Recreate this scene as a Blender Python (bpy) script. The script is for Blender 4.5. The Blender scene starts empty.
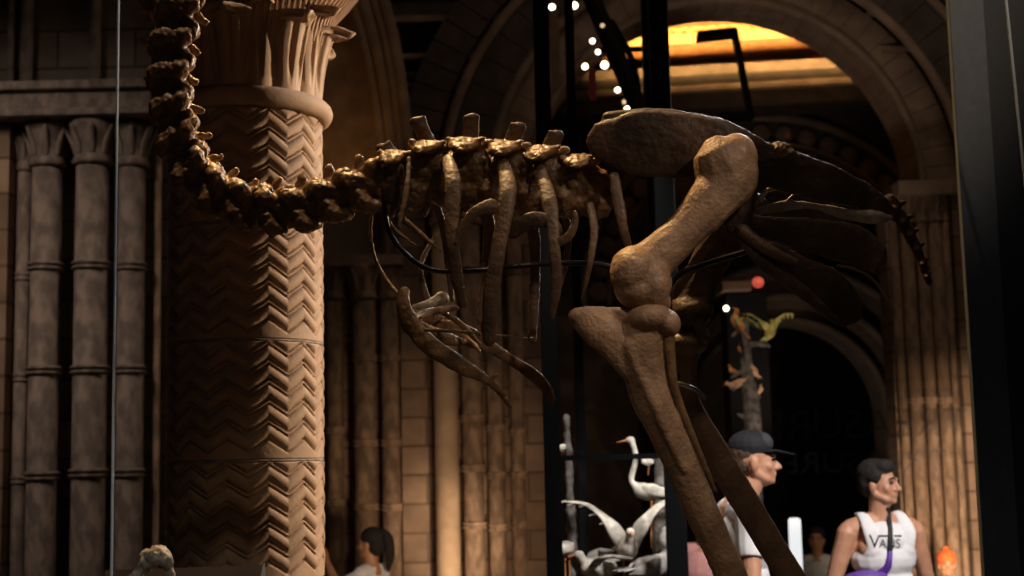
import bpy, bmesh, math, random
import numpy as np
from mathutils import Vector, Matrix, Quaternion, noise
from mathutils.bvhtree import BVHTree
random.seed(7)
C = bpy.context.scene.collection
PI = math.pi

# ------------------------------------------------------------------ camera
F = 1400.0
CAMZ = 1.75
p_, r_ = math.radians(7.0), math.radians(1.3)
fwd = Vector((0, math.cos(p_), math.sin(p_)))
u0 = Vector((0, -math.sin(p_), math.cos(p_)))
r0 = Vector((1, 0, 0))
cr = r0 * math.cos(r_) - u0 * math.sin(r_)
cu = u0 * math.cos(r_) + r0 * math.sin(r_)
CAM = Vector((0, 0, CAMZ))

def W(px, py, d):
    """point seen at a pixel, at distance d along the view axis"""
    return CAM + fwd * d + cr * ((px - 512) / F * d) + cu * (-(py - 288) / F * d)

def PY(px, py, Y):
    v = fwd + cr * ((px - 512) / F) + cu * (-(py - 288) / F)
    return CAM + v * (Y / v.y)

cam = bpy.data.cameras.new('camera')
camo = bpy.data.objects.new('camera', cam)
C.objects.link(camo)
m = Matrix((cr, cu, -fwd)).transposed().to_4x4()
m.translation = CAM
camo.matrix_world = m
cam.sensor_width = 36
cam.lens = 36 * F / 1024
cam.clip_start = 0.05
cam.dof.use_dof = True
cam.dof.focus_distance = 3.9
cam.dof.aperture_fstop = 3.6
bpy.context.scene.camera = camo

# ------------------------------------------------------------------ materials
def mat(name, c1, c2=None, rough=0.7, scale=8.0, bump=0.0, metal=0.0, spec=0.5, emit=None, estr=0.0, bscale=None,
        brick=None, coat=0.0, detail=5.0, alpha=None, ramp=(0.35, 0.68), stretch=None):
    m = bpy.data.materials.new(name)
    m.use_nodes = True
    nt = m.node_tree
    b = nt.nodes['Principled BSDF']
    b.inputs['Roughness'].default_value = rough
    b.inputs['Metallic'].default_value = metal
    b.inputs['Specular IOR Level'].default_value = spec
    b.inputs['Coat Weight'].default_value = coat
    b.inputs['Coat Roughness'].default_value = 0.25
    tc = nt.nodes.new('ShaderNodeTexCoord')
    src = tc.outputs['Object']
    if stretch:
        mp = nt.nodes.new('ShaderNodeMapping')
        mp.inputs['Scale'].default_value = stretch
        nt.links.new(src, mp.inputs['Vector'])
        src = mp.outputs['Vector']
    n = nt.nodes.new('ShaderNodeTexNoise')
    n.inputs['Scale'].default_value = scale
    n.inputs['Detail'].default_value = detail
    nt.links.new(src, n.inputs['Vector'])
    col = None
    if c2 is not None:
        r = nt.nodes.new('ShaderNodeValToRGB')
        r.color_ramp.elements[0].position = ramp[0]
        r.color_ramp.elements[1].position = ramp[1]
        r.color_ramp.elements[0].color = (*c2, 1)
        r.color_ramp.elements[1].color = (*c1, 1)
        nt.links.new(n.outputs['Fac'], r.inputs['Fac'])
        col = r.outputs['Color']
    else:
        b.inputs['Base Color'].default_value = (*c1, 1)
    height = n.outputs['Fac']
    if brick:
        bw, bh = brick
        sep = nt.nodes.new('ShaderNodeSeparateXYZ')
        cmb = nt.nodes.new('ShaderNodeCombineXYZ')
        add = nt.nodes.new('ShaderNodeMath')
        nt.links.new(tc.outputs['Object'], sep.inputs[0])
        nt.links.new(sep.outputs[0], add.inputs[0])
        nt.links.new(sep.outputs[1], add.inputs[1])
        nt.links.new(add.outputs[0], cmb.inputs[0])
        nt.links.new(sep.outputs[2], cmb.inputs[1])
        bt = nt.nodes.new('ShaderNodeTexBrick')
        bt.inputs['Scale'].default_value = 1.0
        bt.inputs['Brick Width'].default_value = bw
        bt.inputs['Row Height'].default_value = bh
        bt.inputs['Mortar Size'].default_value = 0.012
        bt.inputs['Mortar Smooth'].default_value = 0.3
        bt.inputs['Color1'].default_value = (1, 1, 1, 1)
        bt.inputs['Color2'].default_value = (0.68, 0.65, 0.62, 1)
        bt.inputs['Mortar'].default_value = (0.42, 0.38, 0.35, 1)
        nt.links.new(cmb.outputs[0], bt.inputs['Vector'])
        mx = nt.nodes.new('ShaderNodeMix')
        mx.data_type = 'RGBA'
        mx.blend_type = 'MULTIPLY'
        mx.inputs['Factor'].default_value = 1.0
        if col is not None:
            nt.links.new(col, mx.inputs['A'])
        else:
            mx.inputs['A'].default_value = (*c1, 1)
        nt.links.new(bt.outputs['Color'], mx.inputs['B'])
        col = mx.outputs['Result']
    if col is not None:
        nt.links.new(col, b.inputs['Base Color'])
    if bump:
        bp = nt.nodes.new('ShaderNodeBump')
        bp.inputs['Strength'].default_value = bump
        bp.inputs['Distance'].default_value = 0.004
        if bscale:
            n2 = nt.nodes.new('ShaderNodeTexNoise')
            n2.inputs['Scale'].default_value = bscale
            n2.inputs['Detail'].default_value = 6
            nt.links.new(src, n2.inputs['Vector'])
            height = n2.outputs['Fac']
        nt.links.new(height, bp.inputs['Height'])
        nt.links.new(bp.outputs['Normal'], b.inputs['Normal'])
    if emit:
        b.inputs['Emission Color'].default_value = (*emit, 1)
        b.inputs['Emission Strength'].default_value = estr
    if alpha is not None:
        b.inputs['Alpha'].default_value = alpha
    return m

def glass_mat(name, refl=0.04, tint=(1, 1, 1)):
    m = bpy.data.materials.new(name)
    m.use_nodes = True
    nt = m.node_tree
    nt.nodes.clear()
    out = nt.nodes.new('ShaderNodeOutputMaterial')
    mix = nt.nodes.new('ShaderNodeMixShader')
    tr = nt.nodes.new('ShaderNodeBsdfTransparent')
    gl = nt.nodes.new('ShaderNodeBsdfGlossy')
    tr.inputs[0].default_value = (*tint, 1)
    gl.inputs['Roughness'].default_value = 0.02
    mix.inputs[0].default_value = refl
    nt.links.new(tr.outputs[0], mix.inputs[1])
    nt.links.new(gl.outputs[0], mix.inputs[2])
    nt.links.new(mix.outputs[0], out.inputs[0])
    return m

M = {}
M['pillar'] = mat('buff_terracotta', (0.50, 0.34, 0.225), (0.40, 0.27, 0.18), 0.75, 12, 0.35, bscale=70)
M['joint'] = mat('lime_mortar', (0.42, 0.38, 0.32), (0.2, 0.17, 0.14), 0.9, 30)
M['stone'] = mat('brown_stone', (0.34, 0.24, 0.17), (0.22, 0.15, 0.105), 0.85, 6, 0.5, bscale=40)
M['block'] = mat('stone_blocks', (0.36, 0.245, 0.165), (0.24, 0.16, 0.11), 0.9, 5, 0.4, bscale=30, brick=(0.46, 0.235))
M['greystone'] = mat('grey_stone_blocks', (0.27, 0.215, 0.175), (0.17, 0.135, 0.11), 0.9, 5, 0.4, bscale=30, brick=(0.52, 0.26))
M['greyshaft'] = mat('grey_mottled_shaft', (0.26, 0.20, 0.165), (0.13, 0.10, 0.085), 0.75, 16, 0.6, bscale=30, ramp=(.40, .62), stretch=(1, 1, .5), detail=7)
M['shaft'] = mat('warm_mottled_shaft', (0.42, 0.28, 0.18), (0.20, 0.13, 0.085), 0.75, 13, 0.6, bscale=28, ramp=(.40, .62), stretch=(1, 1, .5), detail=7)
M['litshaft'] = mat('lit_buff_shaft', (0.66, 0.46, 0.30), (0.5, 0.34, 0.22), 0.8, 6, 0.4, bscale=28)  # paler colour stands in for the strong light on this shaft
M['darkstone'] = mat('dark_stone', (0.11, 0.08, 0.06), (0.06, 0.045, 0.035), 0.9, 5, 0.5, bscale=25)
M['mosaic'] = None
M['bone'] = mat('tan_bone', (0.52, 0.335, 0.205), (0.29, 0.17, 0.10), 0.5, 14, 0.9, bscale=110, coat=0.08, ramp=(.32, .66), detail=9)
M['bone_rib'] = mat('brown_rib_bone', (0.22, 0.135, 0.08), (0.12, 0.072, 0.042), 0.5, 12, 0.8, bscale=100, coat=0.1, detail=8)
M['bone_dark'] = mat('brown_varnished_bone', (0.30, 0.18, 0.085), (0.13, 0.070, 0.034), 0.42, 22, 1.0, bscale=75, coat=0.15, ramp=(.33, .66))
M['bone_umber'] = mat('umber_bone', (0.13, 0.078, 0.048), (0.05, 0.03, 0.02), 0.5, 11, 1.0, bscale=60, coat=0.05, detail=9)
M['bone_grey'] = mat('grey_bone', (0.60, 0.52, 0.44), (0.28, 0.22, 0.17), 0.4, 22, 0.6, bscale=60, coat=0.3)
M['bone_pale'] = mat('pale_bone', (0.62, 0.56, 0.47), (0.25, 0.21, 0.17), 0.5, 38, 0.7, bscale=60)
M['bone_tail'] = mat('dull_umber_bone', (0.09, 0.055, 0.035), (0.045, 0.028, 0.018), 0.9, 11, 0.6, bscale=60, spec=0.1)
M['rod'] = mat('black_iron', (0.012, 0.012, 0.014), None, 0.35, metal=0.3)
M['steel'] = mat('bright_steel', (0.6, 0.62, 0.62), None, 0.3, metal=1.0)
M['frame'] = mat('black_case_frame', (0.0035, 0.004, 0.005), (0.003, 0.0033, 0.004), 0.6, 20, spec=0.06)
M['post'] = mat('slate_case_post', (0.13, 0.145, 0.16), (0.11, 0.123, 0.138), 0.5, 60, spec=0.4)
M['postdark'] = mat('dark_slate_channel', (0.045, 0.05, 0.056), (0.038, 0.043, 0.048), 0.5, 60, spec=0.3)
M['edge'] = mat('polished_glass_edge', (0.70, 0.80, 0.84), None, 0.3, metal=0.0, spec=1.0)
M['glass'] = glass_mat('case_glass', 0.012)
M['letters'] = mat('etched_letters', (0.05, 0.055, 0.07), None, 0.6, alpha=0.2)
M['floor'] = mat('dark_mosaic_floor', (0.16, 0.12, 0.09), (0.09, 0.07, 0.055), 0.5, 12)
M['ceil'] = mat('dark_ceiling_boards', (0.10, 0.07, 0.045), (0.06, 0.04, 0.03), 0.9, 4)
M['plinth'] = mat('dark_plinth_paint', (0.03, 0.027, 0.025), (0.022, 0.02, 0.019), 0.6, 10)
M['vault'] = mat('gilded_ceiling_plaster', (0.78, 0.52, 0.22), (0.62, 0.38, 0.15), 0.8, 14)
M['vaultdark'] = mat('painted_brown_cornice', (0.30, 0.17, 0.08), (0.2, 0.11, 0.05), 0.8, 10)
M['black'] = mat('matt_black', (0.006, 0.006, 0.007), None, 0.8, spec=0.1)
M['skin'] = mat('fair_skin', (0.56, 0.29, 0.18), (0.47, 0.23, 0.14), 0.5, 20)
M['skin_tan'] = mat('tanned_skin', (0.50, 0.26, 0.15), (0.43, 0.21, 0.12), 0.5, 20)
M['hair'] = mat('dark_hair', (0.014, 0.010, 0.008), (0.006, 0.005, 0.004), 0.85, 60, 0.8)
M['hair_brown'] = mat('brown_hair', (0.10, 0.06, 0.035), (0.04, 0.025, 0.015), 0.6, 60, 0.8)
M['white'] = mat('white_cotton', (0.80, 0.80, 0.82), (0.74, 0.74, 0.77), 0.85, 6, 0.4, bscale=14)
M['navy'] = mat('navy_cap_cloth', (0.004, 0.005, 0.009), None, 0.8)
M['capgrey'] = mat('grey_cap_mesh', (0.03, 0.034, 0.04), None, 0.8)
M['print'] = mat('black_print', (0.01, 0.012, 0.014), None, 0.8)
M['strap'] = mat('black_strap', (0.012, 0.012, 0.016), None, 0.7)
M['purple'] = mat('purple_nylon', (0.13, 0.035, 0.36), (0.09, 0.02, 0.28), 0.6, 20)
M['trouser'] = mat('charcoal_trousers', (0.03, 0.032, 0.04), None, 0.85)
M['pink'] = mat('pink_cotton', (0.75, 0.38, 0.36), (0.66, 0.30, 0.29), 0.85, 12)
M['orange'] = mat('orange_knit', (0.85, 0.16, 0.03), (0.70, 0.10, 0.02), 0.9, 30, 0.5)
M['red'] = mat('red_cloth', (0.40, 0.05, 0.05), (0.3, 0.03, 0.03), 0.8, 20)
M['shoe'] = mat('shoe_rubber', (0.04, 0.04, 0.04), None, 0.7)
M['eye'] = mat('dark_eye', (0.01, 0.008, 0.006), None, 0.2)
M['feather'] = mat('white_feathers', (0.80, 0.76, 0.68), (0.45, 0.42, 0.37), 0.8, 22, 0.6, bscale=50)
M['feather_grey'] = mat('grey_feathers', (0.42, 0.40, 0.38), (0.20, 0.19, 0.18), 0.8, 22, 0.6, bscale=50)
M['f_orange'] = mat('rufous_feathers', (0.75, 0.33, 0.10), (0.40, 0.15, 0.05), 0.6, 30, 0.4)
M['f_yellow'] = mat('yellow_green_feathers', (0.66, 0.55, 0.16), (0.28, 0.32, 0.10), 0.6, 18, 0.4)
M['f_cream'] = mat('cream_feathers', (0.85, 0.58, 0.36), (0.6, 0.34, 0.2), 0.6, 30, 0.4)
M['bark'] = mat('grey_branch_bark', (0.20, 0.18, 0.17), (0.06, 0.05, 0.045), 0.8, 25, 0.8)
M['bulb'] = mat('warm_bulb', (1, .9, .7), None, emit=(1.0, 0.86, 0.58), estr=6)
M['bulb_dim'] = mat('dim_bulb', (1, .9, .7), None, emit=(1.0, 0.62, 0.35), estr=0.8)
M['redlamp'] = mat('red_lamp', (0.9, 0.2, 0.15), None, emit=(1.0, 0.14, 0.09), estr=.5)
M['screen'] = mat('lit_white_screen', (0.9, 0.9, 0.9), None, emit=(0.95, 0.98, 1.0), estr=.85)
M['board'] = mat('brown_label_board', (0.13, 0.075, 0.045), (0.10, 0.058, 0.035), 0.6, 8)
M['wood'] = mat('dark_wood_bench', (0.12, 0.07, 0.04), None, 0.6)
M['card'] = mat('white_card', (0.75, 0.75, 0.7), None, 0.7)

def mosaic_mat():
    m = bpy.data.materials.new('checker_frieze')
    m.use_nodes = True
    nt = m.node_tree
    b = nt.nodes['Principled BSDF']
    b.inputs['Roughness'].default_value = 0.8
    tc = nt.nodes.new('ShaderNodeTexCoord')
    mp = nt.nodes.new('ShaderNodeMapping')
    mp.inputs['Rotation'].default_value = (0, 0, 0)
    ck = nt.nodes.new('ShaderNodeTexChecker')
    ck.inputs['Scale'].default_value = 9.0
    ck.inputs['Color1'].default_value = (0.50, 0.29, 0.12, 1)
    ck.inputs['Color2'].default_value = (0.13, 0.075, 0.035, 1)
    nt.links.new(tc.outputs['Object'], mp.inputs[0])
    nt.links.new(mp.outputs[0], ck.inputs['Vector'])
    nt.links.new(ck.outputs['Color'], b.inputs['Base Color'])
    return m
M['mosaic'] = mosaic_mat()

# ------------------------------------------------------------------ mesh helpers
class MB:
    def __init__(s):
        s.v = []
        s.f = []
    def add(s, vs, fs):
        o = len(s.v)
        s.v += [tuple(v) for v in vs]
        s.f += [tuple(i + o for i in f) for f in fs]
        return s
    def box(s, x0, x1, y0, y1, z0, z1):
        vs = [(x, y, z) for x in (x0, x1) for y in (y0, y1) for z in (z0, z1)]
        return s.add(vs, [(0, 1, 3, 2), (4, 6, 7, 5), (0, 4, 5, 1), (2, 3, 7, 6), (0, 2, 6, 4), (1, 5, 7, 3)])
    def hexa(s, p):
        """8 points, first 4 one face loop, last 4 the opposite"""
        return s.add(p, [(0, 1, 2, 3), (7, 6, 5, 4), (0, 4, 5, 1), (1, 5, 6, 2), (2, 6, 7, 3), (3, 7, 4, 0)])
    def lathe(s, prof, cx, cy, n=32, a0=0.0, a1=None):
        full = a1 is None
        k = n if full else n + 1
        vs = []
        for (r, z) in prof:
            for i in range(k):
                a = a0 + (2 * PI if full else (a1 - a0)) * i / n
                vs.append((cx + r * math.cos(a), cy + r * math.sin(a), z))
        fs = []
        for j in range(len(prof) - 1):
            for i in range(n):
                a, b = i, (i + 1) % k
                fs.append((j * k + a, j * k + b, (j + 1) * k + b, (j + 1) * k + a))
        if full:
            fs.append(tuple(range(k))[::-1])
            fs.append(tuple((len(prof) - 1) * k + i for i in range(k)))
        return s.add(vs, fs)
    def ell(s, c, r, R=None, nu=16, nv=10):
        c = Vector(c)
        if isinstance(r, (int, float)):
            r = (r, r, r)
        vs = []
        def T(v):
            v = Vector((v[0] * r[0], v[1] * r[1], v[2] * r[2]))
            if R is not None:
                v = R @ v
            return c + v
        vs.append(T((0, 0, 1)))
        for j in range(1, nv):
            t = PI * j / nv
            for i in range(nu):
                a = 2 * PI * i / nu
                vs.append(T((math.sin(t) * math.cos(a), math.sin(t) * math.sin(a), math.cos(t))))
        vs.append(T((0, 0, -1)))
        fs = [(0, 1 + i, 1 + (i + 1) % nu) for i in range(nu)]
        for j in range(nv - 2):
            for i in range(nu):
                a = 1 + j * nu + i
                b = 1 + j * nu + (i + 1) % nu
                fs.append((a, a + nu, b + nu, b))
        L = len(vs) - 1
        o = 1 + (nv - 2) * nu
        fs += [(L, o + (i + 1) % nu, o + i) for i in range(nu)]
        return s.add(vs, fs)
    def tube(s, pts, rad, flat=1.0, ref=None, n=12, sub=4, round_caps=True):
        """smooth tube; flat squashes it along ref"""
        pts = [Vector(p) for p in pts]
        if isinstance(rad, (int, float)):
            rad = [rad] * len(pts)
        P, R = [], []
        if sub > 1 and len(pts) > 2:
            for i in range(len(pts) - 1):
                a = pts[max(i - 1, 0)]; b = pts[i]; c = pts[i + 1]; d = pts[min(i + 2, len(pts) - 1)]
                for k in range(sub):
                    t = k / sub
                    P.append(0.5 * ((2 * b) + (c - a) * t + (2 * a - 5 * b + 4 * c - d) * t * t + (3 * b - a - 3 * c + d) * t ** 3))
                    R.append(rad[i] + (rad[i + 1] - rad[i]) * (t * t * (3 - 2 * t)))
            P.append(pts[-1]); R.append(rad[-1])
        else:
            P, R = pts, list(rad)
        if round_caps:
            d0 = (P[0] - P[1]).normalized(); d1 = (P[-1] - P[-2]).normalized()
            P = [P[0] + d0 * R[0] * 0.95, P[0] + d0 * R[0] * 0.6] + P + [P[-1] + d1 * R[-1] * 0.6, P[-1] + d1 * R[-1] * 0.95]
            R = [R[0] * 0.2, R[0] * 0.75] + R + [R[-1] * 0.75, R[-1] * 0.2]
        vs = []
        ref0 = Vector(ref) if ref is not None else fwd
        for i in range(len(P)):
            t = (P[min(i + 1, len(P) - 1)] - P[max(i - 1, 0)]).normalized()
            rf = ref0 - t * ref0.dot(t)
            if rf.length < 1e-3:
                rf = cu - t * cu.dot(t)
            rf.normalize()
            b = t.cross(rf).normalized()
            for k in range(n):
                a = 2 * PI * k / n
                vs.append(P[i] + b * (R[i] * math.cos(a)) + rf * (R[i] * flat * math.sin(a)))
        fs = []
        for i in range(len(P) - 1):
            for k in range(n):
                k2 = (k + 1) % n
                fs.append((i * n + k, i * n + k2, (i + 1) * n + k2, (i + 1) * n + k))
        fs.append(tuple(range(n))[::-1])
        fs.append(tuple((len(P) - 1) * n + k for k in range(n)))
        return s.add(vs, fs)
    def mesh(s, name, smooth=True):
        me = bpy.data.meshes.new(name)
        me.from_pydata([tuple(v) for v in s.v], [], s.f)
        bm = bmesh.new(); bm.from_mesh(me)
        bmesh.ops.recalc_face_normals(bm, faces=bm.faces)
        bm.to_mesh(me); bm.free()
        if smooth:
            me.polygons.foreach_set('use_smooth', [True] * len(me.polygons))
        me.update()
        return me

def tag(o, label=None, cat=None, group=None, kind=None):
    if label: o['label'] = label
    if cat: o['category'] = cat
    if group: o['group'] = group
    if kind: o['kind'] = kind
    return o

def link(name, me, m, parent=None, loc=None):
    me.materials.clear()
    me.materials.append(m)
    o = bpy.data.objects.new(name, me)
    C.objects.link(o)
    if parent is not None:
        o.parent = parent
    if loc is not None:
        o.location = loc
    return o

def build(mb, name, m, parent=None, origin=None, smooth=True, bevel=0.0, auto=None):
    """link the collected shapes as ONE mesh object; vertices are given in world space"""
    off = Vector(origin) if origin is not None else Vector((0, 0, 0))
    po = wloc(parent) if parent is not None else Vector((0, 0, 0))
    if origin is None:
        a = np.array([tuple(v) for v in mb.v]); off = Vector(((a[:, 0].min() + a[:, 0].max()) / 2, (a[:, 1].min() + a[:, 1].max()) / 2, a[:, 2].min()))
    mb.v = [tuple(Vector(v) - off) for v in mb.v]
    me = mb.mesh(name, smooth)
    if bevel:
        me = bake(me, [('BEVEL', dict(width=bevel, segments=2, limit_method='ANGLE', angle_limit=0.6))])
    if auto:
        sharp(me, auto)
    return link(name, me, m, parent, off - po)

def sharp(me, ang):
    bm = bmesh.new(); bm.from_mesh(me)
    for e in bm.edges:
        if len(e.link_faces) == 2 and e.calc_face_angle(0) > ang:
            e.smooth = False
    bm.to_mesh(me); bm.free()

def wloc(o):
    v = Vector((0, 0, 0))
    while o is not None:
        v = v + o.location
        o = o.parent
    return v

def bake(me, mods):
    o = bpy.data.objects.new('tmp', me)
    C.objects.link(o)
    for t, kw in mods:
        md = o.modifiers.new(t, t)
        for k, v in kw.items():
            setattr(md, k, v)
    dg = bpy.context.evaluated_depsgraph_get()
    dg.update()
    out = bpy.data.meshes.new_from_object(o.evaluated_get(dg))
    bpy.data.objects.remove(o)
    return out

TEX = {}
def clouds(size):
    if size not in TEX:
        t = bpy.data.textures.new('clouds', 'CLOUDS')
        t.noise_scale = size
        t.noise_depth = 3
        TEX[size] = t
    return TEX[size]

def blob(mb, name, m, parent=None, voxel=0.004, smooth=3, disp=0.0, dsize=0.02, origin=None):
    """fuse overlapping shapes into one continuous surface"""
    off = Vector(origin) if origin is not None else sum((Vector(v) for v in mb.v), Vector()) / len(mb.v)
    po = wloc(parent) if parent is not None else Vector((0, 0, 0))
    mb.v = [tuple(Vector(v) - off) for v in mb.v]
    me = mb.mesh(name)
    mods = [('REMESH', dict(mode='VOXEL', voxel_size=voxel, adaptivity=0.0))]
    if smooth:
        mods.append(('SMOOTH', dict(factor=0.5, iterations=smooth)))
    if disp:
        mods.append(('DISPLACE', dict(texture=clouds(dsize), strength=disp, mid_level=0.5)))
    me = bake(me, mods)
    me.polygons.foreach_set('use_smooth', [True] * len(me.polygons))
    return link(name, me, m, parent, off - po)

def empty(name, loc, label=None, cat=None, group=None, kind=None):
    o = bpy.data.objects.new(name, None)
    o.empty_display_size = 0.1
    C.objects.link(o)
    o.location = loc
    return tag(o, label, cat, group, kind)

# ------------------------------------------------------------------ room shell
def struct(mb, name, m, **k):
    o = build(mb, name, m, **k)
    o['kind'] = 'structure'
    return o

struct(MB().box(-9, 9, -3, 30, -0.2, 0), 'floor', M['floor'], smooth=False)
struct(MB().box(-9, 9, -3, 30, 9.0, 9.2), 'ceiling', M['ceil'], smooth=False)

def arch_wall(name, m, xa, xb, cx, cz, R, y0, y1, z0=0.0, z1=9.0, seg=40):
    """wall with a round headed opening from the ground"""
    mb = MB()
    mb.box(xa, cx - R, y0, y1, z0, cz)
    mb.box(cx + R, xb, y0, y1, z0, cz)
    pts = [(cx - R * math.cos(PI * i / seg), cz + R * math.sin(PI * i / seg)) for i in range(seg + 1)]
    # above springing: columns of quads up to z1
    for i in range(seg):
        (xa_, za_), (xb_, zb_) = pts[i], pts[i + 1]
        mb.hexa([(xa_, y0, za_), (xb_, y0, zb_), (xb_, y0, z1), (xa_, y0, z1), (xa_, y1, za_), (xb_, y1, zb_), (xb_, y1, z1), (xa_, y1, z1)])
    mb.box(xa, cx - R, y0, y1, cz, z1)
    mb.box(cx + R, xb, y0, y1, cz, z1)
    return struct(mb, name, m, smooth=False)

def arch_ring(mb, cx, cz, ri, ro, y0, y1, n=1, gap=0.0, a0=0.0, a1=PI, seg=1):
    for k in range(n):
        for q in range(seg):
            t0 = a0 + (a1 - a0) * (k + gap + (1 - 2 * gap) * q / seg) / n
            t1 = a0 + (a1 - a0) * (k + gap + (1 - 2 * gap) * (q + 1) / seg) / n
            P = []
            for y in (y0, y1):
                for (r, t) in ((ri, t0), (ro, t0), (ro, t1), (ri, t1)):
                    P.append((cx - r * math.cos(t), y, cz + r * math.sin(t)))
            mb.hexa(P)
    return mb

def arch_roll(mb, cx, cz, R, y, r, seg=48, a0=0.0, a1=PI):
    pts = [(cx - R * math.cos(a0 + (a1 - a0) * i / seg), y, cz + R * math.sin(a0 + (a1 - a0) * i / seg)) for i in range(seg + 1)]
    mb.tube(pts, r, n=10, sub=1, ref=(0, 1, 0))
    return mb

# great arch wall, 12 m away
Y1 = 12.0
k1 = Y1 / (F * math.cos(p_))           # metres per pixel there, roughly
c1 = PY(728, 188, Y1)
R1 = 197 * k1
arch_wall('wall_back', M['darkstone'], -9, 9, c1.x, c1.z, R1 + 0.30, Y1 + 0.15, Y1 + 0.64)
ring = arch_ring(MB(), c1.x, c1.z, R1, R1 + 0.34, Y1 + 0.1, Y1 + 0.65, n=34, gap=0.018, seg=3)
arch_ring(ring, c1.x, c1.z, R1 + .012, R1 + 0.33, Y1 + 0.12, Y1 + 0.63, n=40, gap=0.0)
struct(ring, 'trim_1', M['stone'], smooth=False)
ring = arch_ring(MB(), c1.x, c1.z, R1 + 0.40, R1 + 0.72, Y1 - 0.05, Y1 + 0.3, n=30, gap=0.016, seg=3)
struct(ring, 'trim_2', M['darkstone'], smooth=False)
mb = MB()
arch_roll(mb, c1.x, c1.z, R1 + 0.02, Y1 + 0.08, 0.035)
arch_roll(mb, c1.x, c1.z, R1 + 0.37, Y1 - 0.02, 0.045)
arch_roll(mb, c1.x, c1.z, R1 + 0.78, Y1 - 0.02, 0.05)
struct(mb, 'trim_3', M['stone'])
ring = arch_ring(MB(), c1.x, c1.z, R1 + 0.86, R1 + 1.2, Y1 - 0.02, Y1 + 0.2, n=44, gap=0.03, seg=2)
struct(ring, 'trim_4', M['darkstone'], smooth=False)

# second arch wall, behind
Y2 = 15.0
k2 = Y2 / (F * math.cos(p_))
c2 = PY(768, 300, Y2)
R2 = 128 * k2
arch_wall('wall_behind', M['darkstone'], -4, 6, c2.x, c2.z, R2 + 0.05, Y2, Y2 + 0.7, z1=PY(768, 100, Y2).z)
ring = arch_ring(MB(), c2.x, c2.z, R2, R2 + 0.3, Y2 - 0.12, Y2 + 0.6, n=24, gap=0.02, seg=3)
struct(ring, 'trim_5', M['darkstone'], smooth=False)
mb = MB()
for kk in range(23):
    t = PI * (kk + .5) / 23
    mb.ell((c2.x - (R2 + .45) * math.cos(t), Y2 - .03, c2.z + (R2 + .45) * math.sin(t)), (.11, .06, .11), nu=10, nv=6)
arch_roll(mb, c2.x, c2.z, R2 + 0.33, Y2 - 0.06, 0.035)
arch_roll(mb, c2.x, c2.z, R2 + 0.62, Y2 - 0.06, 0.05)
struct(mb, 'trim_6', M['stone'])

# third arch, the dark doorway
Y3 = 18.0
k3 = Y3 / (F * math.cos(p_))
c3 = PY(788, 420, Y3)
R3 = 96 * k3
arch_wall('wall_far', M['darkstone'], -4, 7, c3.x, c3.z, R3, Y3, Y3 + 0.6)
mb = MB()
arch_roll(mb, c3.x, c3.z, R3 + 0.05, Y3 - 0.04, 0.05)
arch_roll(mb, c3.x, c3.z, R3 + 0.35, Y3 - 0.06, 0.06)
arch_roll(mb, c3.x, c3.z, R3 + 0.75, Y3 - 0.06, 0.06)
struct(mb, 'trim_7', M['darkstone'])
struct(MB().box(-9, 9, 26, 26.2, 0, 9), 'wall_end', M['darkstone'], smooth=False)

# lit gallery ceiling courses above the second arch (nearer towards the right)
def course(y_top, y_bot, proj, m, name='trim', i=0, xa=560, xb=900):
    Yb = 14.6
    a = PY(xa, (y_top + y_bot) / 2, Yb); b = PY(xb, (y_top + y_bot) / 2, Yb)
    zt = PY(700, y_top, Yb).z; zb = PY(700, y_bot, Yb).z
    dy = -math.tan(math.radians(7.0)) * (b.x - a.x)
    mb = MB().hexa([(a.x, Yb - proj + .15, zb), (b.x, Yb - proj + dy + .15, zb), (b.x, Yb + .4 + dy + .15, zb), (a.x, Yb + .4 + .15, zb),
                    (a.x, Yb - proj + .15, zt), (b.x, Yb - proj + dy + .15, zt), (b.x, Yb + .4 + dy + .15, zt), (a.x, Yb + .4 + .15, zt)])
    o = struct(mb, name, m, smooth=False)
    return o
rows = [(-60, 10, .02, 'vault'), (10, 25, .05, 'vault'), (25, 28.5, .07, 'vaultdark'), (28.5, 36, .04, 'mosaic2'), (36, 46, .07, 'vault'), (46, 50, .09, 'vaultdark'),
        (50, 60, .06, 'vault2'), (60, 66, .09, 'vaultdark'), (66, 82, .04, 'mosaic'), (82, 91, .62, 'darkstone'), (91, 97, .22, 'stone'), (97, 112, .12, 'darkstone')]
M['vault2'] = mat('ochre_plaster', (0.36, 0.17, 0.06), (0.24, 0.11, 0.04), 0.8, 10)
def mosaic2():
    m = M['mosaic'].copy(); m.name = 'gilt_frieze'
    for n in m.node_tree.nodes:
        if n.type == 'TEX_CHECKER':
            n.inputs['Scale'].default_value = 17
            n.inputs['Color1'].default_value = (0.66, 0.42, 0.16, 1); n.inputs['Color2'].default_value = (0.36, 0.2, 0.07, 1)
    return m
M['mosaic2'] = mosaic2()
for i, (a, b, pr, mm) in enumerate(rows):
    course(a, b, pr, M[mm], 'trim_%d' % (8 + i))

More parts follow.
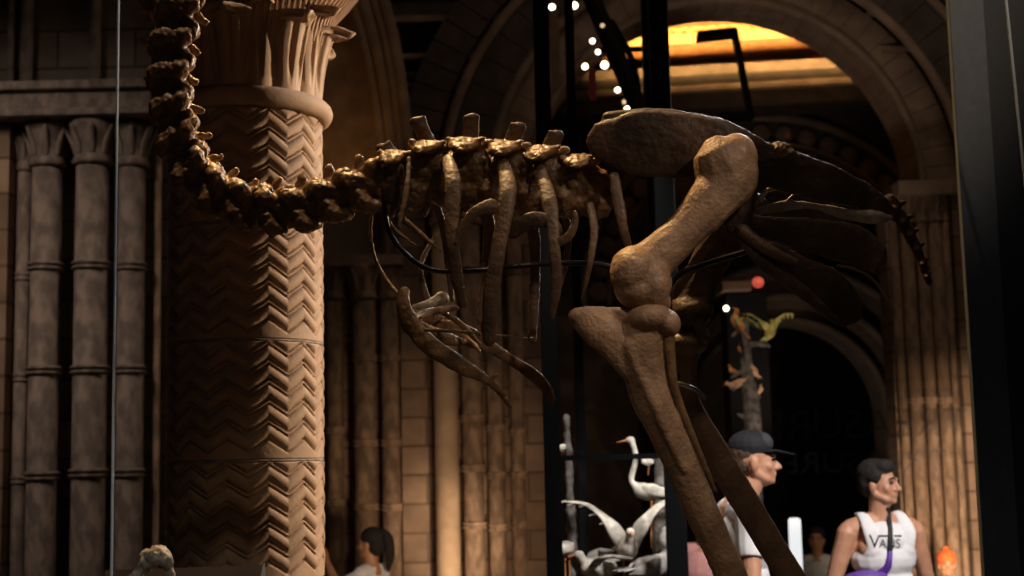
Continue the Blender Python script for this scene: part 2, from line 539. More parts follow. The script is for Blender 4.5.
# string courses and dark panels in the left spandrel of the great arch
def front_box(px0, px1, py0, py1, Y, t0, t1):
    a = PY(px0, (py0 + py1) / 2, Y); b = PY(px1, (py0 + py1) / 2, Y)
    zt = PY((px0 + px1) / 2, py0, Y).z; zb = PY((px0 + px1) / 2, py1, Y).z
    return MB().box(a.x, b.x, Y - t0, Y + t1, zb, zt)
n_ = 20
for (px0, px1, a, b, pr, mm) in [(385, 540, -25, -4, .08, 'darkstone'), (385, 540, 17, 23, .08, 'stone'), (385, 515, 55, 60, .08, 'stone'), (385, 500, 72, 78, .05, 'darkstone'),
                                 (385, 480, 84, 88, .06, 'stone'), (865, 960, 12, 16, .08, 'stone'), (880, 960, 48, 52, .08, 'stone')]:
    struct(front_box(px0, px1, a, b, Y1 + .15, pr, .05), 'trim_%d' % n_, M[mm], smooth=False); n_ += 1
for (px0, px1, a, b) in [(402, 492, 25, 54), (396, 470, 61, 71), (402, 440, 62, 84), (870, 900, -8, 10)]:
    struct(front_box(px0, px1, a, b, Y1 + .15, .03, .05), 'trim_%d' % n_, M['black'], smooth=False); n_ += 1

# side arch rib rising left of the great arch, with wall beyond
rib_c = PY(335, 285, Y1 - .3)
mb = MB()
for rr, w in ((0, .05), (.09, .035), (.17, .05), (-.1, .04)):
    pts = [PY(397 + rr * 80, 285, Y1 - .3), PY(396 + rr * 90, 200, Y1 - .3), PY(390 + rr * 100, 130, Y1 - .3), PY(379 + rr * 110, 60, Y1 - .3), PY(366 + rr * 120, 10, Y1 - .3), PY(345 + rr * 130, -50, Y1 - .3)]
    mb.tube(pts, w, n=10, ref=(0, 1, 0))
struct(mb, 'trim_%d' % n_, M['stone']); n_ += 1
a = PY(322, 300, Y1 - .1)
struct(MB().box(PY(300, 300, Y1).x, PY(385, 300, Y1).x, Y1 - .12, Y1 + .1, 0, 7), 'wall_middle', M['stone'], smooth=False)

# ------------------------------------------------------------------ engaged columns
def column(px, w, Y, rings, m, label, group, captop=None, capbot=None, pyref=400, top_py=-60, name='engaged_column', capw=1.5, yoff=0):
    x = PY(px, pyref, Y).x
    kk = Y / F
    r = w / 2 * kk
    z = lambda py: PY(px, py, Y).z
    root = empty(name, (x, Y, 0), label, 'column', group)
    zt = z(capbot) if capbot is not None else z(top_py)
    sh_ = build(MB().lathe([(r * 1.25, 0), (r * 1.25, .12), (r, .16), (r, zt)], x, Y, 24), 'shaft', m, root)
    for py in rings:
        zz = z(py)
        h = 0.032
        prof = []
        for q in range(9):
            t = q / 8 * 2
            prof.append((r * 0.98 + r * 0.24 * abs(math.sin(PI * t)) , zz - h + 2 * h * q / 8))
        build(MB().lathe(prof, x, Y, 24), 'shaft_ring', m, sh_)
    if capbot is not None:
        zc = z(captop); hh = zc - zt
        mb = MB().lathe([(r * 1.15, zt), (r * 1.28, zt + .02), (r * 1.15, zt + .05), (r * 1.05, zt + .07), (r * 1.1, zt + hh * .45), (r * capw, zt + hh * .9), (r * capw * 1.05, zc)], x, Y, 24)
        for q in range(8):
            a = 2 * PI * q / 8 + .2
            mb.tube([(x + r * 1.05 * math.cos(a), Y + r * 1.05 * math.sin(a), zt + .08), (x + r * 1.2 * math.cos(a), Y + r * 1.2 * math.sin(a), zt + hh * .5),
                     (x + r * capw * 1.12 * math.cos(a), Y + r * capw * 1.12 * math.sin(a), zt + hh * .85)], [r * .22, r * .26, r * .16], n=8, ref=(math.cos(a), math.sin(a), 0), flat=.6)
        build(mb, 'capital', m, root)
    return root

# left pier, 9 m away
YL = 9.0
GL = 'engaged columns of the left pier'
struct(MB().box(PY(-140, 300, YL).x, PY(167, 300, YL).x, YL + .12, YL + 1.6, 0, 9), 'wall_left', M['greystone'], smooth=False)
struct(MB().box(PY(-140, 300, YL).x, PY(14, 300, YL).x, YL - .14, YL + .2, 0, PY(10, 130, YL).z), 'trim_%d' % n_, M['block'], smooth=False); n_ += 1
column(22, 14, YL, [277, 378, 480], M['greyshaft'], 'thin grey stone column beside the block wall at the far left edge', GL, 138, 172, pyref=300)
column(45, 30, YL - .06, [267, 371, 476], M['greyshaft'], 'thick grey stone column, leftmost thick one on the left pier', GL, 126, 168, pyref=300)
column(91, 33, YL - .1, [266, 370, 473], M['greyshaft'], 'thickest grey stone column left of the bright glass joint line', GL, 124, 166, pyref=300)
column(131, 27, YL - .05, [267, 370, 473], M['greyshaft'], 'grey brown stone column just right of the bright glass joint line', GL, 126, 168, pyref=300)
x157 = PY(158, 300, YL).x
column(157, 8, YL + .06, [], M['shaft'], 'slim brown stone shaft between the left pier and carved pillar', GL, pyref=300, top_py=126)
mb = MB()
zb, zt = PY(80, 126, YL).z, PY(80, 92, YL).z
xl, xr = PY(-140, 300, YL).x, PY(160, 300, YL).x
mb.box(xl, xr, YL - .30, YL + .3, zb, zb + .05)
mb.box(xl, xr, YL - .26, YL + .3, zb + .05, zt - .06)
mb.box(xl, xr, YL - .31, YL + .3, zt - .06, zt)
struct(mb, 'trim_%d' % n_, M['greyshaft'], smooth=False, bevel=.012); n_ += 1
for i, (px, w, lb) in enumerate([(27, 13, 'slim upper stone shaft above the ledge at far left'), (11, 8, 'thinnest upper stone shaft above the ledge at the left edge'),
                                 (95, 12, 'upper stone shaft above the ledge, left of the glass joint')]):
    Yu = YL + .05
    x = PY(px, 40, Yu).x
    r = w / 2 * Yu / F
    root = empty('upper_shaft', (x, Yu, zt), lb, 'column', 'shafts above the left ledge')
    build(MB().lathe([(r * 1.4, zt), (r * 1.4, zt + .04), (r, zt + .06), (r, zt + 1.6)], x, Yu, 20), 'shaft', M['greyshaft'], root)

# middle pier, 12 m away, in front of the back wall
GM = 'engaged columns of the middle pier'
YM = 11.6
zcap = 280
struct(MB().box(PY(402, 400, YM).x, PY(428, 400, YM).x, YM - .05, YM + .6, 0, PY(415, 190, YM).z), 'trim_%d' % n_, M['block'], smooth=False); n_ += 1
struct(MB().box(PY(318, 400, YM).x, PY(404, 400, YM).x, YM + .14, YM + .5, 0, PY(415, 285, YM).z), 'trim_%d' % n_, M['block'], smooth=False); n_ += 1
struct(MB().box(PY(428, 400, YM).x, PY(549, 400, YM).x, YM + .12, YM + .6, 0, PY(415, 195, YM).z), 'trim_%d' % n_, M['block'], smooth=False); n_ += 1
struct(MB().box(PY(524, 400, YM).x, PY(546, 400, YM).x, YM - .02, YM + .3, 0, PY(415, 195, YM).z), 'trim_%d' % n_, M['block'], smooth=False); n_ += 1
column(335, 17, YM, [430, 503], M['shaft'], 'brown stone column right beside the lit carved pillar', GM, 268, 300)
column(365, 22, YM - .05, [358, 443, 507], M['shaft'], 'brown ringed stone column rising behind the seated woman', GM, 266, 300)
column(391, 19, YM, [358, 443, 507], M['shaft'], 'brown ringed stone column right of the one behind the woman', GM, 268, 300)
column(446, 24, YM - .1, [], M['litshaft'], 'bright plain stone column without rings, below the breastbone', GM, 190, 225)
column(472, 21, YM - .05, [270, 345, 418, 468, 525], M['shaft'], 'ringed stone column immediately right of the bright plain one', GM, 190, 225)
column(495, 17, YM - .02, [272, 350, 428, 475, 527], M['shaft'], 'ringed stone column, second right of the bright plain one', GM, 190, 225)
column(517, 15, YM, [272, 350, 432, 475, 525], M['shaft'], 'narrow ringed stone column left of the black case post', GM, 190, 225)
struct(front_box(428, 552, 178, 192, YM, .18, .6), 'trim_%d' % n_, M['stone'], smooth=False); n_ += 1
struct(front_box(318, 404, 258, 268, YM, .18, .6), 'trim_%d' % n_, M['stone'], smooth=False); n_ += 1

# right pier
GR = 'engaged columns of the right pier'
YR = 11.7
zr = PY(940, 195, YR).z
struct(MB().box(PY(899, 400, YR).x, PY(1040, 400, YR).x, YR + .12, YR + .42, 0, zr), 'trim_%d' % n_, M['block'], smooth=False); n_ += 1
struct(MB().box(PY(960, 400, YR).x, PY(1040, 400, YR).x, YR - .1, YR + .3, 0, zr), 'trim_%d' % n_, M['block'], smooth=False); n_ += 1
for px, w, dy, lb in [(903, 9, .05, 'slimmest stone shaft at the doorway edge beside the vest man'), (916, 13, .02, 'rounded stone shaft, second from the dark doorway on the right pier'),
                      (931, 12, .0, 'rounded stone shaft in the middle of the right pier'), (945, 13, -.04, 'bright stone shaft beside the block wall of the right pier'),
                      (956, 7, -.06, 'thin stone shaft against the blocks of the right pier')]:
    column(px, w, YR + dy, [400] if w > 10 else [], M['shaft'], lb, GR, 195, 222)
struct(front_box(893, 1040, 183, 197, YR, .18, .6), 'trim_%d' % n_, M['stone'], smooth=False); n_ += 1

# ------------------------------------------------------------------ the carved pillar
def pillar():
    YP = 5.0
    cP = PY(246, 300, YP + .28)
    cx, cy = cP.x, YP + .28
    # apparent radius 79 px
    dist = math.hypot(cx, cy) / 1.0
    R = 79 / F * (cy) * 0.985
    zz = lambda py: PY(246, py, cy - R * .9).z
    z_top = zz(108)
    joints = [zz(461), zz(340), zz(340) + (zz(340) - zz(461)), zz(461) - (zz(340) - zz(461)), zz(461) - 2 * (zz(340) - zz(461)), zz(461) - 3 * (zz(340) - zz(461))]
    root = empty('carved_pillar', (cx, cy, 0), 'round stone pillar carved with chevrons and topped by a leaf capital', 'pillar')
    NU, z0 = 360, 0.35
    NV = int((z_top - z0) / 0.0032)
    u = np.linspace(0, 2 * PI, NU, endpoint=False)
    v = np.linspace(z0, z_top, NV)
    U, V = np.meshgrid(u, v)
    strip = math.radians(15.0)
    # camera-facing zero: angle measured from the direction towards the camera, positive to the right
    view = math.atan2(-cy, -cx)
    ang = (U - view)
    s = ang / strip - 16.2 / 15.0          # strip index, 0 at the A strip's left edge
    tri = np.abs(((s) % 2.0) - 1.0)        # 1 at s=0 -> 0 at s=1 (falls to the right) -> 1 at s=2
    drum = joints[1] - joints[0]
    per = drum / 6.05
    vj = (V - joints[0]) % drum
    ph = vj / per - 0.30 - tri * 0.65
    f = ph % 1.0
    fd = np.minimum(f, 1 - f)
    roll = np.sqrt(np.clip(1 - ((f - 0.51) / 0.37) ** 2, 0, 1))
    fil = np.clip(1.0 - (fd / 0.075) ** 4, 0, 1) * 0.75
    h = np.maximum(roll, fil) * 0.015
    h = np.where(ph < 0.0, 0.0125, h)
    for jz in joints:
        dj = np.abs(V - jz)
        h = np.where(dj < 0.007, 0.012, h)
        h = np.where(dj < 0.0045, 0.003, h)
    RR = R - 0.016 + h
    X = cx + RR * np.cos(U); Yv = cy + RR * np.sin(U)
    verts = np.stack([X - cx, Yv - cy, V], -1).reshape(-1, 3)
    i = np.arange(NV - 1)[:, None] * NU + np.arange(NU)[None, :]
    j = np.arange(NV - 1)[:, None] * NU + (np.arange(NU)[None, :] + 1) % NU
    faces = np.stack([i, j, j + NU, i + NU], -1).reshape(-1, 4)
    me = bpy.data.meshes.new('shaft')
    me.from_pydata(verts.tolist(), [], faces.tolist())
    me.polygons.foreach_set('use_smooth', [True] * len(me.polygons))
    link('shaft', me, M['pillar'], root, Vector((0, 0, 0)))
    mb = MB()
    for jz in joints[:3]:
        mb.lathe([(R - .015, jz - .0035), (R - .0035, jz - .0035), (R - .0035, jz + .0035), (R - .015, jz + .0035)], cx, cy, 64)
    build(mb, 'mortar_joints', M['joint'], root)
    build(MB().lathe([(R * 1.5, 0), (R * 1.5, .15), (R * 1.3, .2), (R * 1.25, .28), (R, .36)], cx, cy, 48), 'base', M['pillar'], root)
    # necking ring
    kz = (cy - R) / F
    zn = zz(97)
    rt = 10.5 * kz
    prof = []
    for q in range(13):
        a = -PI / 2 + PI * q / 12
        prof.append((R + .005 + rt * 0.9 * math.cos(a), zn + rt * math.sin(a)))
    build(MB().lathe([(R - .02, zn - rt)] + prof + [(R - .02, zn + rt)], cx, cy, 72), 'necking_ring', M['pillar'], root)
    # capital: bell plus big curling water leaves
    zb = zn + rt * .8
    zt = zz(5)
    H = zt - zb
    mb = MB()
    mb.lathe([(R * .94, zb - .01), (R * .93, zb + H * .4), (R * 1.0, zb + H * .7), (R * 1.12, zb + H * 1.0), (R * 1.12, zb + H * 1.1)], cx, cy, 64)
    def leaf(a, hgt, wid, out, ribs=5, curl=1.0):
        nu, nv = 56, 34
        P0, P1 = [], []
        for jv in range(nv + 1):
            t = jv / nv
            # centreline in (radius, z): up the bell then curling outward and down
            if t < 0.6:
                q = t / 0.6
                r = R * (1.0 + 0.03 * q + out * 0.30 * q ** 2.2)
                z = zb + hgt * q * 0.80
            else:
                q = (t - 0.6) / 0.4
                th = q * PI * 0.70 * curl
                rc = hgt * 0.17
                r = R * (1.03 + out * .30) + rc * (1 - math.cos(th)) * 1.0 + q * R * out * .12
                z = zb + hgt * 0.80 + rc * math.sin(th) * .9
            half = wid * (0.62 + 0.38 * math.sin(min(1, t / .5) * PI * .5)) * (1 if t < .6 else max(.16, math.sqrt(max(0, 1 - ((t - .6) / .41) ** 2))))
            for iu in range(nu + 1):
                s_ = iu / nu * 2 - 1
                aa = a + s_ * half
                flute = -0.015 * max(0.0, math.cos(s_ * PI * ribs)) ** .8 * min(1, max(0, (t - .08) / .25)) * min(1, max(0, (1.0 - t) / .25))
                cup = -0.05 * s_ * s_ * (0.35 + t)
                rr = r + flute + cup
                P0.append((cx + rr * math.cos(aa), cy + rr * math.sin(aa), z))
                rr2 = rr - 0.028
                P1.append((cx + rr2 * math.cos(aa), cy + rr2 * math.sin(aa), z - (0.022 if t > .7 else 0)))
        n0 = len(P0)
        fs = []
        w_ = nu + 1
        for jv in range(nv):
            for iu in range(nu):
                q0 = jv * w_ + iu
                fs.append((q0, q0 + 1, q0 + w_ + 1, q0 + w_))
                fs.append((n0 + q0, n0 + q0 + w_, n0 + q0 + w_ + 1, n0 + q0 + 1))
        for jv in range(nv):
            for iu in (0, nu):
                q0 = jv * w_ + iu
                fs.append((q0, q0 + w_, n0 + q0 + w_, n0 + q0))
        for iu in range(nu):
            for jv in (0, nv):
                q0 = jv * w_ + iu
                fs.append((q0, q0 + 1, n0 + q0 + 1, n0 + q0))
        mb.add(P0 + P1, fs)
    for k in range(8):
        a = view + math.radians(33 + 45 * k)
        leaf(a, H * 0.95, math.radians(21.5), 0.36, ribs=4)
    for k in range(8):
        a = view + math.radians(33 + 22.5 + 45 * k)
        leaf(a, H * 1.12, math.radians(17), 0.22, ribs=3)
    build(mb, 'capital', M['pillar'], root)
    # reeded bundle flaring above the capital
    mb = MB()
    NUr = 180
    prof = [(R * .98, zt - .10), (R * 1.05, zt - .03), (R * 1.13, zt + .03), (R * 1.34, zt + .10), (R * 1.7, zt + .25), (R * 1.95, zt + .75)]
    vs = []
    for (r, z) in prof:
        for i_ in range(NUr * 2):
            a = PI * i_ / NUr
            vs.append((cx + (r + (.018 if i_ % 4 < 2 else -.012)) * math.cos(a), cy + (r + (.018 if i_ % 4 < 2 else -.012)) * math.sin(a), z))
    n2 = NUr * 2
    fs = [(j_ * n2 + i_, j_ * n2 + (i_ + 1) % n2, (j_ + 1) * n2 + (i_ + 1) % n2, (j_ + 1) * n2 + i_) for j_ in range(len(prof) - 1) for i_ in range(n2)]
    fs += [tuple(range(n2))[::-1], tuple((len(prof) - 1) * n2 + i_ for i_ in range(n2))]
    mb.add(vs, fs)
    build(mb, 'reeded_crown', M['pillar'], root, smooth=False)
    # impost block carrying on up
    build(MB().box(cx - R * 1.9, cx + R * 1.9, cy - R * 1.9, cy + R * 1.9, zt + .75, 9.0), 'impost', M['stone'], root, smooth=False)
    return cx, cy, R
PCX, PCY, PR = pillar()

# ------------------------------------------------------------------ moa skeleton
D0 = 3.8
S = D0 / F
def q(px, py, dd=0.0):
    return W(px, py, D0 + dd)

feet_c = q(755, 640)
PLZ = 0.45
moa = empty('moa_skeleton', (feet_c.x, D0, PLZ), 'brown skeleton of a giant flightless bird standing in a glass case, facing left', 'skeleton')

def bone(mb, name, m, voxel=0.0042, smooth=2, disp=0.005, dsize=0.03, label=None):
    o = blob(mb, name, m, moa, voxel, smooth, disp, dsize)
    if label: o['label'] = label
    return o

def frame_local(cpx, cpy, dx, dy, dd=0.0):
    """local frame in pixel units: t along the spine, n dorsal (to the right-hand side of t seen in the picture's up), l lateral"""
    L = math.hypot(dx, dy); tx, ty = dx / L, dy / L
    nx, ny = ty, -tx            # rotate so that for t pointing right, n points up
    def T(a, b, c=0):
        return q(cpx + tx * a + nx * b, cpy + ty * a + ny * b, dd + c * S)
    return T

rv = random.Random(3)
def cervical(cpx, cpy, dx, dy, L, h, name='neck_vertebra'):
    T = frame_local(cpx, cpy, dx, dy)
    j = lambda a=1.5: rv.uniform(-a, a)
    mb = MB()
    u = L / 2
    mb.tube([T(-u * .95, -h * .12), T(0, -h * .1), T(u * .95, -h * .12)], [h * .46 * S, h * .40 * S, h * .48 * S])
    mb.tube([T(-u * .7, h * .16), T(u * .7, h * .2)], [h * .36 * S, h * .38 * S])
    for sd in (-1, 1):
        mb.tube([T(0, h * .2, sd * 6), T(u * .7, h * .50 + j(), sd * h * .38), T(u * 1.15, h * .52 + j(), sd * h * .45)], [h * .24 * S, h * .20 * S, h * .14 * S])
        mb.tube([T(0, h * .05, sd * 6), T(-u * .7, h * .28 + j(), sd * h * .5), T(-u * 1.05, h * .40 + j(), sd * h * .5)], [h * .30 * S, h * .27 * S, h * .19 * S])
        mb.tube([T(-u * .75, -h * .1, sd * h * .42), T(-u * .45, -h * .45 + j(), sd * h * .5), T(u * .1, -h * .56 + j(), sd * h * .42), T(u * .6, -h * .60, sd * h * .35)],
                [h * .26 * S, h * .24 * S, h * .18 * S, h * .08 * S])
        mb.tube([T(-u * .3, 0, sd * 5), T(-u * .5, -h * .2, sd * h * .62)], [h * .22 * S, h * .12 * S])
    mb.tube([T(-u * .2, h * .3), T(u * .15, h * .78 + j(3))], [h * .20 * S, h * .11 * S], flat=.6)
    mb.tube([T(-u * .5, -h * .2), T(-u * .2, -h * .70 + j(3))], [h * .18 * S, h * .08 * S], flat=.6)
    return bone(mb, name, M['bone_dark'], voxel=0.0036, smooth=1, disp=0.017, dsize=0.024)

# centre line of the neck from the body up and out of the picture
neck = [(367, 186), (336, 196), (306, 206), (276, 209), (247, 205), (219, 193), (196, 172), (181, 144), (174, 112), (171, 80), (173, 47), (179, 14), (188, -20), (196, -54), (203, -88), (208, -120)]
for i in range(len(neck) - 1):
    a = neck[i]; b = neck[i - 1] if i > 0 else (398, 172)
    c = neck[i + 1]
    dx, dy = b[0] - c[0], b[1] - c[1]
    L = math.hypot(dx, dy) / 2 * 1.02
    h = 36 - min(i, 12) * 0.3
    cervical(a[0], a[1], dx, dy, L, h)
# skull (above the picture)
mb = MB()
mb.ell(q(200, -150), (30 * S, 24 * S, 22 * S))
mb.tube([q(192, -150), q(165, -142), q(135, -128)], [18 * S, 11 * S, 4 * S], flat=.8)
mb.tube([q(196, -134), q(165, -130), q(138, -122)], [8 * S, 6 * S, 3 * S], flat=1.4)
bone(mb, 'skull', M['bone_dark'])

def thoracic(cx_, cy_, L, h, sp, spx, first=False):
    T = frame_local(cx_, cy_, 1, 0)
    j = lambda a=1.5: rv.uniform(-a, a)
    u = L / 2
    mb = MB()
    mb.tube([T(-u * 1.0, -h * .45), T(0, -h * .42), T(u * 1.0, -h * .45)], [h * .36 * S, h * .28 * S, h * .38 * S])
    mb.tube([T(-u * .8, -h * .05), T(u * .8, -h * .05)], [h * .40 * S, h * .42 * S], flat=.8)
    mb.ell(T(0, h * .15), (u * .85 * S, 17 * S, h * .45 * S))
    for sd in (-1, 1):
        mb.tube([T(0, h * .3, sd * 4), T(-3 + j(), h * .50 + j(), sd * 13), T(-5 + j(3), h * .44 + j(), sd * 22)], [h * .30 * S, h * .32 * S, h * .30 * S], flat=.38, ref=cu)
        mb.tube([T(-u * .3, h * .38, sd * 8), T(-u * 1.05, h * .55 + j(), sd * 13)], [5 * S, 3.5 * S])
        mb.tube([T(u * .3, h * .38, sd * 8), T(u * 1.15, h * .50 + j(), sd * 12)], [5 * S, 3.5 * S])
        mb.tube([T(-u * .6, -h * .1, sd * 8), T(-u * .5, -h * .05, sd * 15)], [6 * S, 4 * S])
        mb.tube([T(-u * .9, h * .48, sd * 14), T(u * .7, h * .56, sd * 20)], [4 * S, 3.5 * S], flat=.6, ref=cu)
    mb.tube([T(-2, -h * .6), T(-6, -h * .95 + j())], [5 * S, 3 * S], flat=.6)
    vb = bone(mb, 'back_vertebra', M['bone_dark'], voxel=0.0036, smooth=1, disp=0.014, dsize=0.022)
    # neural spine, flat topped blade
    mb = MB()
    mb.tube([T(0, h * .3), T(spx * .5, h * .3 + (sp - h * .3) * .55), T(spx, sp)], [11 * S, 8.5 * S, 9.0 * S], flat=.42, round_caps=False)
    mb.ell(T(spx, sp - 2), (8 * S, 4 * S, 5 * S))
    blob(mb, 'neural_spine', M['bone_umber'], vb, 0.0032, 2, 0.010, 0.03)

thoracic(398, 176, 36, 42, 30, -15)
thoracic(431, 169, 38, 48, 50, -14)
thoracic(469, 168, 40, 52, 52, 3)
thoracic(507, 171, 38, 52, 46, 12)
thoracic(545, 175, 38, 50, 42, 12)
thoracic(580, 182, 36, 46, 26, 4)

def rib(pts, wid, flat=.42, m='bone_rib', dds=None, name='rib', disp=.004, label=None, vox=.0036):
    mb = MB()
    n = len(pts)
    P = []
    for i, p in enumerate(pts):
        dd = p[2] if len(p) > 2 else (dds if dds is not None else -.14)
        P.append(q(p[0], p[1], dd))
    w = wid if isinstance(wid, (list, tuple)) else [wid] * n
    mb.tube(P, [x / 2 * S for x in w], flat=flat)
    o = bone(mb, name, M[m], voxel=vox, smooth=1, disp=disp)
    if label: o['label'] = label
    return o

# near ribs
rib([(409, 158, -.07), (407, 188, -.11), (399, 227, -.14)], [5, 6.5, 5])
rib([(447, 158, -.08), (453, 182, -.15), (452, 232, -.19), (456, 272, -.19), (463, 305, -.17)], [12, 17, 14, 13, 9])
rib([(503, 162, -.08), (508, 192, -.16), (500, 240, -.2), (491, 296, -.2), (489, 340, -.18)], [12, 18, 15, 16, 14])
rib([(541, 168, -.08), (549, 200, -.16), (554, 240, -.2), (556, 285, -.2), (551, 318, -.18)], [10, 16, 12, 12, 7])
rib([(556, 243, -.2), (568, 237, -.21), (575, 224, -.21), (575, 212, -.21)], [11, 9, 8, 5], name='rib_process')
rib([(492, 207, -.19), (478, 210, -.2), (465, 224, -.2), (456, 243, -.2)], [17, 12, 10, 6], name='rib_process')
rib([(512, 232, -.17), (532, 220, -.18), (553, 224, -.18), (562, 244, -.18)], [15, 17, 14, 5], name='rib_process', m='bone_umber')
rib([(614, 176, -.10), (619, 205, -.13), (624, 232, -.14), (629, 246, -.12)], [11, 12, 10, 8])
rib([(590, 205, -.08), (594, 230, -.14), (590, 262, -.16), (582, 300, -.15)], [9, 9, 7, 4])
# far ribs
rib([(372, 212, .05), (371, 240, .12), (380, 270, .15), (404, 302, .12)], [5, 4.5, 5, 5], m='bone_dark')
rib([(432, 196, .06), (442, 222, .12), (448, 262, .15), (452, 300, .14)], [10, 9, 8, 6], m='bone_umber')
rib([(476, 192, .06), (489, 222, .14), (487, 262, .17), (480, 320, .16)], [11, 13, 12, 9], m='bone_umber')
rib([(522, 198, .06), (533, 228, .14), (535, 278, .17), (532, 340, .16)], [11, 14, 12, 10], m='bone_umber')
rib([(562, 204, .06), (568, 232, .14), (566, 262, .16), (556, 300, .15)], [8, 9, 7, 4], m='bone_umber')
# small loose chest ribs at the front
rib([(400, 216, -.12), (420, 233, -.14), (441, 251, -.16)], [8, 6, 3], name='chest_rib', m='bone_dark')
rib([(385, 217, -.02), (396, 231, -.05), (418, 247, -.05)], [8, 5, 3], name='chest_rib', m='bone_dark')
rib([(436, 234, .02), (423, 258, .0), (421, 276, -.02), (427, 299, -.03)], [4, 6, 6, 8], name='chest_rib')
# flat plate hanging under the second back vertebra
rib([(388, 192, -.04), (402, 200, -.05), (414, 203, -.05)], [18, 22, 8], name='scapula', m='bone_umber', flat=.2)

# breastbone
mb = MB()
def tb(pts, w, flat=.5, sub=4):
    mb.tube([q(*p) for p in pts], [x / 2 * S for x in w], flat=flat, sub=sub)
tb([(404, 292, -.12), (403, 306, -.13), (411, 326, -.13)], [13, 15, 20])
tb([(408, 318, -.13), (428, 344, -.15), (462, 366, -.17), (490, 382, -.17), (503, 396, -.16), (511, 407, -.15)], [18, 20, 17, 9, 7, 6], .3)
tb([(412, 318, -.02), (432, 326, .02), (462, 334, .03), (500, 353, .05), (538, 379, .07), (552, 400, .08)], [18, 18, 22, 12, 14, 9], .3)
tb([(411, 318, -.11), (422, 316, -.05), (440, 314, 0)], [16, 20, 14], .6)
tb([(412, 326, -.12), (436, 336, -.06), (462, 342, 0)], [16, 18, 9], .3)
tb([(486, 379, -.17), (493, 377, -.17), (497, 375, -.17)], [6, 5, 4])
tb([(463, 338, .02), (474, 344, .0), (480, 352, -.02)], [10, 6, 4])
bone(mb, 'breastbone', M['bone_dark'], voxel=.0036, smooth=2, disp=.006)
rib([(414, 308, -.08), (428, 304, -.07), (443, 298, -.05)], [8, 9, 15], name='coracoid', m='bone_pale', label='pale grey glossy shoulder bone', disp=.008)
rib([(420, 318, -.14), (436, 311, -.12), (457, 308, -.1)], [5, 9, 6], name='coracoid', m='bone')
rib([(425, 330, -.16), (455, 331, -.16), (487, 334, -.15)], [5, 5, 3], name='sternal_rib', m='bone_dark')
rib([(442, 312, -.06), (462, 325, -.04), (480, 344, -.02)], [6, 7, 4], name='sternal_rib', m='bone_dark')
rib([(487, 334, .08), (508, 336, .08), (533, 338, .09)], [3, 2.5, 3], name='sternal_rib', m='bone_dark')

# pelvis
mb = MB()
tb([(610, 140, -.03), (650, 142, -.02), (700, 146, 0), (760, 160, 0), (830, 182, 0), (890, 208, 0)], [44, 48, 44, 36, 24, 10], 1.0)
for sd in (-1, 1):
    tb([(608, 141, sd * .09), (640, 143, sd * .11), (685, 146, sd * .12), (725, 152, sd * .13)], [46, 66, 66, 62], .22)
    tb([(725, 152, sd * .13), (770, 166, sd * .15), (820, 181, sd * .14), (862, 196, sd * .11), (893, 212, sd * .07)], [60, 44, 40, 30, 12], .22)
    tb([(608, 118, sd * .03), (660, 116, sd * .03), (720, 126, sd * .04)], [14, 16, 16], .8)
tb([(748, 180, -.14), (742, 205, -.15), (734, 226, -.15)], [26, 26, 22], .6)
tb([(748, 180, .14), (742, 205, .15), (734, 226, .15)], [26, 26, 22], .6)
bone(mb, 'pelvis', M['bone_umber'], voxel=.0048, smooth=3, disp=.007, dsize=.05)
# rough lit patch of the sacrum above the hip
mb = MB()
tb([(762, 152, -.13), (780, 153, -.15), (798, 158, -.15)], [16, 22, 10], .5)
bone(mb, 'sacral_ridge', M['bone_dark'], voxel=.0034, smooth=1, disp=.02, dsize=.012, label='rough golden brown bone patch')
mb = MB()
tb([(758, 212, -.13), (782, 206, -.14), (815, 206, -.13), (845, 214, -.12), (872, 217, -.11), (890, 218, -.10)], [10, 11, 7, 12, 15, 8], .5)
tb([(760, 200, -.13), (768, 190, -.13), (790, 187, -.14)], [8, 5, 4], .6)
tb([(785, 204, -.14), (795, 194, -.14), (806, 190, -.14)], [5, 4, 3], .6)
bone(mb, 'sacral_bar', M['bone_grey'], disp=.006, label='grey glossy bone bar')
for sd in (-1, 1):
    mb = MB()
    tb([(738, 222, sd * .15), (772, 228, sd * .16), (812, 236, sd * .15), (850, 244, sd * .13), (872, 255, sd * .12)], [20, 24, 36, 42, 34], .2)
    bone(mb, 'ischium', M['bone_umber'], voxel=.0045, smooth=3, disp=.006, dsize=.05)
    mb = MB()
    tb([(732, 222, sd * .15), (755, 243, sd * .17), (790, 262, sd * .17), (826, 290, sd * .15), (846, 308, sd * .13)], [20, 17, 24, 46, 40], .2)
    bone(mb, 'ischial_blade', M['bone_umber'], voxel=.0045, smooth=3, disp=.006, dsize=.05)
    mb = MB()
    tb([(742, 236, sd * .16), (762, 262, sd * .18), (798, 288, sd * .17), (838, 322, sd * .15)], [12, 12, 14, 8], .5)
    bone(mb, 'pubis', M['bone_umber'], disp=.005)
mb = MB()
tb([(742, 230, -.17), (765, 248, -.19), (795, 262, -.19)], [13, 12, 8], .8)
bone(mb, 'pubic_ridge', M['bone_rib'], disp=.004)
mb = MB()
tb([(838, 266, -.15), (862, 272, -.15), (880, 288, -.14), (894, 315, -.13)], [4, 4, 4, 3], .8)
bone(mb, 'pubic_ridge', M['bone_rib'], disp=.004)
